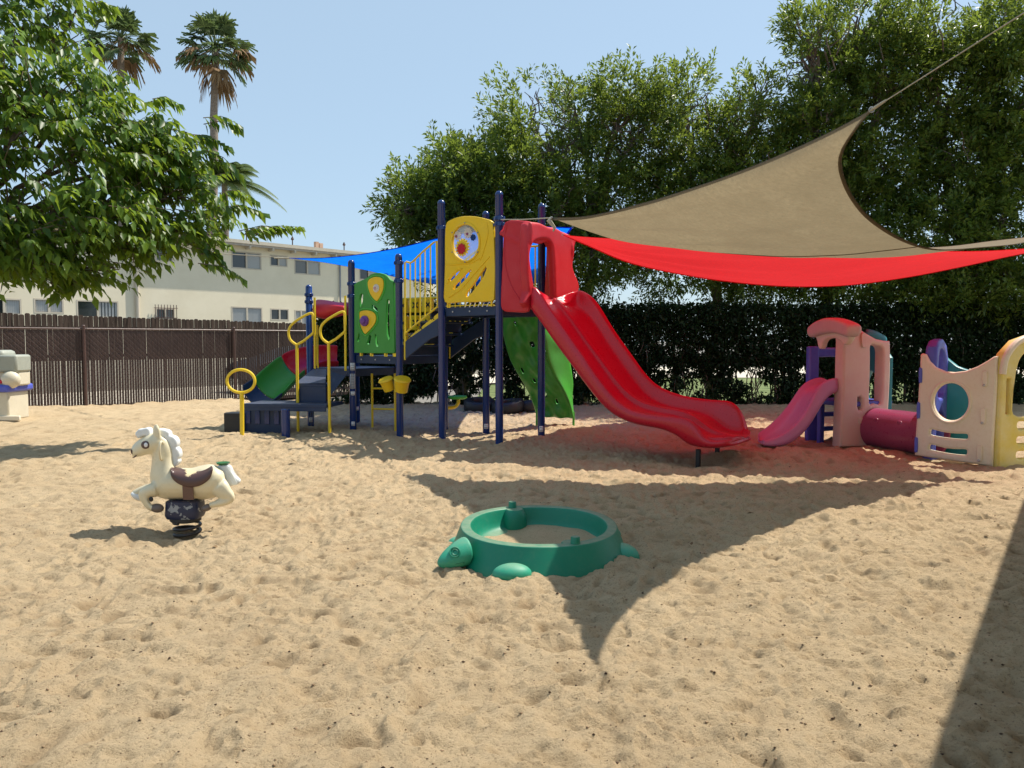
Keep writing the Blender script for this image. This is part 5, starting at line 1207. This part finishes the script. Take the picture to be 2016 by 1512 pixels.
# wide cream side wall with tall opening
P0, D0, L0 = fr(gC, gD)
side_o = pq(P0, D0, [(750, 1050), (758, 850), (768, 600), (772, 400), (775, 320), (770, 260), (780, 215), (820, 196), (870, 225), (930, 265), (1000, 305), (1060, 318), (1096, 320), (1098, 420), (1096, 560), (1090, 700), (1084, 800), (1080, 960), (1070, 1050)])
side_h = sm2(pq(P0, D0, [(962, 352), (1000, 348), (1044, 372), (1046, 480), (1042, 600), (1036, 748), (990, 750), (954, 745), (958, 560), (960, 440)]), 3)
side_slot = pq(P0, D0, [(874, 708), (890, 704), (905, 720), (908, 780), (898, 800), (880, 796), (872, 770)])
side = panel('side_wall', M['pinktan'], gym, P0, D0, [(s, max(z, -.05)) for s, z in side_o], [side_h, side_slot], .17, .035, -.08, 2)
for cx, y0, y1 in ((905, 268, 362),):
    o_ = pq(P0, D0, [(cx - 16, y0), (cx + 16, y0 + 6), (cx + 18, y1 - 8), (cx + 8, y1), (cx - 14, y1 - 6)]); panel('latch', M['pinktan'], side, P0, D0, sm2(o_, 3), (), .03, .008, .016)
o_ = pq(P0, D0, [(872, 850), (935, 850), (935, 888), (872, 888)]); panel('recess', M['beige'], side, P0, D0, o_, (), .012, .003, .008)
o_ = pq(P0, D0, [(874, 706), (905, 718), (906, 785), (880, 795)]); panel('slot_back', M['violet'], side, P0, D0, o_, (), .02, .004, -.12)
# entrance arch facing the slide, sun-faded pink above
P1_, D1_, L1_ = fr(gE, gC); N1 = V(D1_.y, -D1_.x, 0)
zt_ = 1.80
MB().box(gE + V(0, 0, .7), (.13, .16, 1.42), D1_, None).build('corner_post', M['violet'], gym, bevel=.03)
MB().box(gF + V(0, 0, .65), (.13, .13, 1.3), D1_, None).build('corner_post', M['violet'], gym, bevel=.03)
PL0 = gE - D0 * .06; eo = lambda pts: sm2([onp(*cC(x, y), (PL0.x, PL0.y), (D1_.x, D1_.y)) for x, y in pts], 3)
lip = panel('arch_top', M['pinkish'], gym, PL0, D1_, eo([(536, 232), (560, 203), (600, 178), (655, 160), (720, 163), (780, 182), (824, 206), (829, 240), (818, 284), (795, 292), (755, 276), (690, 266), (620, 276), (565, 294), (540, 284)]), (), .20, .05, -.05, 3)
lp2 = panel('arch_top', M['pinkish'], gym, gE + D0 * .06, D1_, eo([(560, 240), (590, 200), (655, 170), (720, 172), (780, 192), (818, 215), (806, 270), (690, 262), (580, 280)]), (), .16, .04, 0, 2)
fuse([lip, lp2], 'arch_top', M['pinkish'], gym, .012, 6)
panel('arch_plate', M['cream'], gym, gE - D0 * .01, D1_, eo([(574, 282), (640, 258), (700, 252), (790, 268), (806, 290), (790, 330), (766, 348), (742, 320), (700, 300), (650, 304), (622, 328), (610, 366), (600, 374), (588, 362), (582, 325)]), (), .09, .025, -.02, 2)
MB().box((gE + gF) / 2 + V(0, 0, 1.32), ((gF - gE).length, .12, .14), gF - gE, None).build('back_beam', M['violet'], gym, bevel=.03)
P3_ = gF; D3_ = (gD - gF).normalized(); L3_ = (gD - gF).length
back = panel('back_wall', M['seateal'], gym, gF - D3_ * .02, D3_, [(0, -.05), (L3_, -.05), (L3_, 1.25), (L3_ * .75, 1.42), (L3_ * .5, 1.5), (L3_ * .25, 1.42), (0, 1.3)], [oval(L3_ * .5, .78, .19, .26)], .1, .025, 0)
tp_ = at(*cC(1010, 265), 11.7); MB().loft([[at(*cC(925 + 145 * t, 245 + 65 * t * t - 5 * t + dyy), 11.35 + dy_) for dy_, dyy in ((0, 60), (0, 8), (.08, 0), (.4, 0), (.45, 50))] for t in [k / 8 for k in range(9)]]).build('roof_lip', M['seateal'], gym, solid=.04, sub=1)
MB().box(((gC + gD + gE + gF) / 4) + V(0, 0, .60), (.85, .75, .07), D0, None).build('platform', M['violet'], gym, bevel=.02)
for z in (.16, .38): MB().box((gE + gF) / 2 + V(0, 0, z), ((gF - gE).length, .06, .07), gF - gE, None).build('ladder_rung', M['violet'], gym, bevel=.015)
for p in (gE.lerp(gC, .25) + D0 * .05, gE.lerp(gC, .8) + D0 * .15): MB().box(p + V(0, 0, .28), (.08, .08, .66), D0, None).build('leg', M['violet'], gym, bevel=.015)
# pink slide
Lr = [cC(*p) for p in ((760, 572), (700, 575), (650, 590), (610, 620), (575, 680), (540, 760), (500, 830), (450, 890), (390, 940), (330, 975), (260, 1000), (200, 1010))]
Ll = [cC(*p) for p in ((640, 572), (600, 568), (560, 578), (500, 605), (460, 650), (420, 715), (380, 770), (330, 830), (280, 880), (230, 920), (190, 945), (178, 960))]
Lb = [cC(*p) for p in ((762, 680), (720, 690), (680, 712), (645, 760), (610, 820), (570, 890), (520, 960), (465, 1010), (410, 1045), (350, 1062), (260, 1062), (195, 1040))]
n = len(Lr); rows = []
for i in range(n):
    t = i / (n - 1); A = at(*Lr[i], 10.72 - .42 * t); B = at(*Ll[i], 11.25 - .35 * t); U = at(*Lb[i], 10.70 - .44 * t)
    dr = .11 * (1 - .35 * t); md = V(0, 0, -dr); w = (B - A)
    rows.append([U, U.lerp(A, .5) + V(0, -.02, 0), A + V(0, -.015, -.02), A, A + w * .08, A + w * .16 + md * .6, A + w * .25 + md, A + w * .5 + md * 1.06, A + w * .75 + md, A + w * .84 + md * .6, A + w * .92, B, B + V(0, .01, -.03), B + V(0, .0, -.16), U + w * .5 + V(0, 0, .02)])
MB().loft(rows, closed=True, caps=True).build('toddler_slide', M['pink'], gym, sub=1)
# crawl tunnel
ta, tb = at(1712, 842, 10.95), at(1840, 842, 9.95); tx_ = (tb - ta).normalized(); tx_.z = 0; ta.z = tb.z = .262
tun = MB().lathe(ta, [(.29, -.05), (.295, 0), (.285, .04), (.272, .07), (.268, .2), (.272, .5), (.268, .8), (.275, 1.05), (.29, (tb - ta).length)], 36, axis=tx_)
tun.f = [f for f in tun.f if len(f) == 4]; tun = tun.build('tunnel', M['maroon'], gym, solid=.02, angle=3)
for x, y in ((1020, 868), (1216, 878)):
    c = at(*cC(x, y), 10.6); t = (x - 950) / 330; q = ta.lerp(tb, .18 + t * .62); nn_ = V(tx_.y, -tx_.x, 0); q += nn_ * .235 + V(0, 0, .125)
    MB().ell(q, (.055, .02, .045), rot=Matrix.Rotation(math.atan2(tx_.y, tx_.x), 3, 'Z')).build('tunnel_knob', M['maroon'], tun)
# white and yellow cube
kA, kB = g2(G(1809, 903)), g2(G(1954, 917)); kA1 = g2((kA.x + .52, kA.y + .62)); kB1 = kB + V(.80, .20, 0)
P4, D4, L4 = fr(kA, kB)
wo = pq(P4, D4, [(1268, 1105), (1275, 950), (1290, 750), (1298, 600), (1305, 500), (1308, 415), (1320, 405), (1345, 412), (1370, 460), (1410, 500), (1480, 530), (1540, 535), (1620, 525), (1700, 495), (1770, 455), (1815, 425), (1838, 424), (1836, 600), (1825, 800), (1812, 1000), (1805, 1182)])
wo = [(s, max(z, -.06)) for s, z in wo]; c0 = onp(*cC(1516, 738), P4, D4)
rh = abs(onp(*cC(1640, 738), P4, D4)[0] - c0[0]) * .98; rz_ = 126 / 3.5 / F * kA.y
sl = lambda pts: sm2(pq(P4, D4, pts), 3)
cube = panel('white_panel', M['cream'], gym, P4, D4, wo, [oval(c0[0], c0[1], rh, rz_, 36), sl([(1376, 935), (1392, 928), (1460, 945), (1540, 955), (1620, 958), (1634, 972), (1630, 992), (1600, 996), (1500, 988), (1390, 970), (1374, 955)]),
     sl([(1370, 1040), (1388, 1032), (1460, 1052), (1540, 1062), (1615, 1064), (1628, 1080), (1622, 1102), (1590, 1104), (1490, 1092), (1380, 1070), (1366, 1058)])], .10, .028, 0, 2)
rg_ = [kA + D4 * s + V(0, 0, z) - E2 * 0 + V(D4.y, -D4.x, 0) * .05 for s, z in oval(c0[0], c0[1], rh * 1.14, rz_ * 1.11, 40)]
MB().tube(rg_, .017, 8, closed=True).build('porthole_rim', M['cream'], cube)
for x, y0, y1 in ((1754, 528, 620), (1742, 782, 878), (1718, 1038, 1135)):
    panel('latch', M['cream'], cube, P4, D4, sm2(pq(P4, D4, [(x - 17, y0 + 4), (x, y0), (x + 17, y0 + 6), (x + 16, y1), (x, y1 + 8), (x - 16, y1 - 2)]), 3), (), .03, .008, .06)
    s_, z_ = onp(*cC(x - 4, y1 + 4), P4, D4); MB().ell(kA + D4 * s_ + V(0, 0, z_) + V(D4.y, -D4.x, 0) * .078, (.018, .014, .016)).build('latch_bolt', M['steel'], cube)
for x, y0, y1 in ((1312, 508, 605), (1298, 745, 848), (1282, 985, 1082)):
    panel('latch', M['violet'], cube, P4, D4, sm2(pq(P4, D4, [(x - 10, y0), (x + 6, y0 - 2), (x + 12, y0 + 10), (x + 10, y1 - 6), (x, y1), (x - 12, y1 - 4)]), 3), (), .04, .008, .045)
# violet side with arched doorway, tunnel enters here
P5, D5, L5 = fr(kA + D4 * .13 + V(-D4.y, D4.x, 0) * .05 , kA1 + D4 * .13)
vo = [(0, -.05), (0, 1.30), (.03, 1.42), (L5 * .22, 1.50), (L5 * .5, 1.52), (L5 * .78, 1.44), (L5, 1.20), (L5, -.05)]
panel('violet_panel', M['violet'], gym, P5, D5, vo, [[(.12, .02), (L5 - .12, .02), (L5 - .12, .5), (L5 * .5, .66), (.12, .5)], sm2([(.14, .80), (L5 - .14, .80), (L5 - .14, 1.16), (L5 * .6, 1.36), (L5 * .35, 1.38), (.14, 1.28)], 3)], .14, .035, -.04, 2)
P6, D6, L6 = fr(kA1, kB1); P6 = P6 + D6 * .03; L6 = L6 * .62
panel('teal_panel', M['seateal'], gym, P6, D6, sm2([(0, -.05), (0, .6), (0, 1.30), (L6 * .3, 1.16), (L6 * .6, 1.09), (L6, 1.06), (L6, .9), (L6 * .78, .75), (L6 * .78, .55), (L6, .4), (L6, -.05)], 3), [], .1, .025, 0)
P7, D7, L7 = fr(kB + D4 * .01, kB1); L7 = max(L7, .8)
yo = [(0, -.05), (0, 1.22), (.03, 1.34), (L7 * .25, 1.50), (L7 * .5, 1.56), (L7 * .75, 1.50), (L7, 1.3), (L7, -.05)]
top_arch = sm2([(.22, .62), (L7 - .2, .62), (L7 - .2, 1.0), (L7 * .74, 1.26), (L7 * .5, 1.36), (L7 * .34, 1.26), (.22, 1.0)], 4)
yel = panel('yellow_side_panel', M['paleyellow'], gym, P7, D7, yo, [top_arch, rrect(.10, .62, .15, 1.05, .02), rrect(.28, .44, L7 - .2, .53, .04), rrect(.28, .26, L7 - .2, .35, .04), rrect(.28, .08, L7 - .2, .17, .04)], .12, .03, .0, 2)
MB().tube(smooth_path([P7 + D7 * s + V(0, 0, z) + V(D7.y, -D7.x, 0) * .06 for s, z in [(.02, 1.1), (.06, 1.3), (L7 * .26, 1.47), (L7 * .5, 1.53), (L7 * .75, 1.47), (L7, 1.25)]], 5), .04, 10).build('arch_rim', M['cream'], yel)

# ================================================================== PLAY KITCHEN at the left edge
kx = at(40, 825, 14.3); kt = thing('play_kitchen', (kx.x - .2, kx.y, 0), 'beige plastic play kitchen with a purple counter, cut by the left edge of the view', 'play kitchen')
def kb(x0, y0, x1, y1, Y, dpt, mat, name, bev=.03, par=None):
    a, c = at(*cD(x0, y0), Y), at(*cD(x1, y1), Y); a.x -= .42; c.x = at(*cD(x1, y1), Y + dpt).x + .06; return MB().box(((a.x + c.x) / 2, Y + dpt / 2, (a.z + c.z) / 2), (abs(c.x - a.x), dpt, abs(a.z - c.z))).build(name, mat, par or kt, bevel=bev)
kb(34, 555, 152, 722, 14.0, .6, M['beige'], 'base_cabinet'); kb(-160, 560, 34, 700, 14.25, .4, M['greyplastic'], 'side_cabinet'); kb(-170, 518, 178, 560, 13.92, .75, M['violet'], 'counter', .04)
kb(106, 440, 160, 522, 14.15, .35, M['beige'], 'pillar'); kb(86, 345, 165, 445, 14.05, .45, M['greyplastic'], 'upper_cabinet', .04); kb(-160, 365, 88, 445, 14.1, .4, M['beige'], 'shelf', .04)
kb(-160, 318, 82, 372, 14.08, .42, M['greyplastic'], 'roof_hood', .07); kb(-150, 440, 104, 520, 14.3, .25, M['beige'], 'back_panel', .04)
kb(34, 695, 102, 722, 13.97, .05, M['cream'], 'foot_plate', .01); a = at(*cD(8, 498), 14.0); MB().ell(a, (.07, .05, .04)).build('tap', M['red'], kt)
a = at(*cD(62, 488), 14.05); MB().ell(a, (.17, .12, .16)).build('sink_hood', M['beige'], kt)

# ================================================================== HALF BURIED TYRES
tm = None
for i, (u, v, Y, lab) in enumerate(((945, 803, 16.2, 'half buried black tyre just right of the green talk seat'), (1000, 805, 15.9, 'half buried black tyre leaning against its neighbour, left of the green climber'), (1046, 806, 16.1, 'half buried black tyre showing behind the green climber'))):
    c = at(u, v, Y); t_ = MB()
    prof = [(.17, -.10), (.19, -.12), (.30, -.12), (.34, -.085), (.345, 0), (.34, .085), (.30, .12), (.19, .12), (.17, .10), (.21, .0)]
    t_.loft([[V(c.x + r * math.cos(a), c.y + r * math.sin(a) * .98, .13 + z + .04 * math.sin(a + i)) for r, z in prof] for a in [2 * PI * k / 40 for k in range(41)]], closed=True)
    o = t_.build('tyre', M['black'], None, angle=3); tag(o, lab, 'tyre', 'half buried tyres at the back of the sand')

# fallen leaves
n = 260; px_ = rng.uniform(-.9, .9, n); py_ = 5 + 12 * rng.uniform(0, 1, n) ** .7; px_ = px_ * py_; P = np.stack([px_, py_, sand_h(px_, py_) + .006], 1)
D_ = rv(n) * np.array([1, 1, .15]); o = leaves('fallen_leaves', P, D_, rv(n) * .3 + np.array([0, 0, 1.]), rng.uniform(.025, .07, n), .4, M['palmdry'], None, .0, .1); tag(o, 'dry brown leaves and twigs fallen on the sand', 'leaves', kind='stuff')
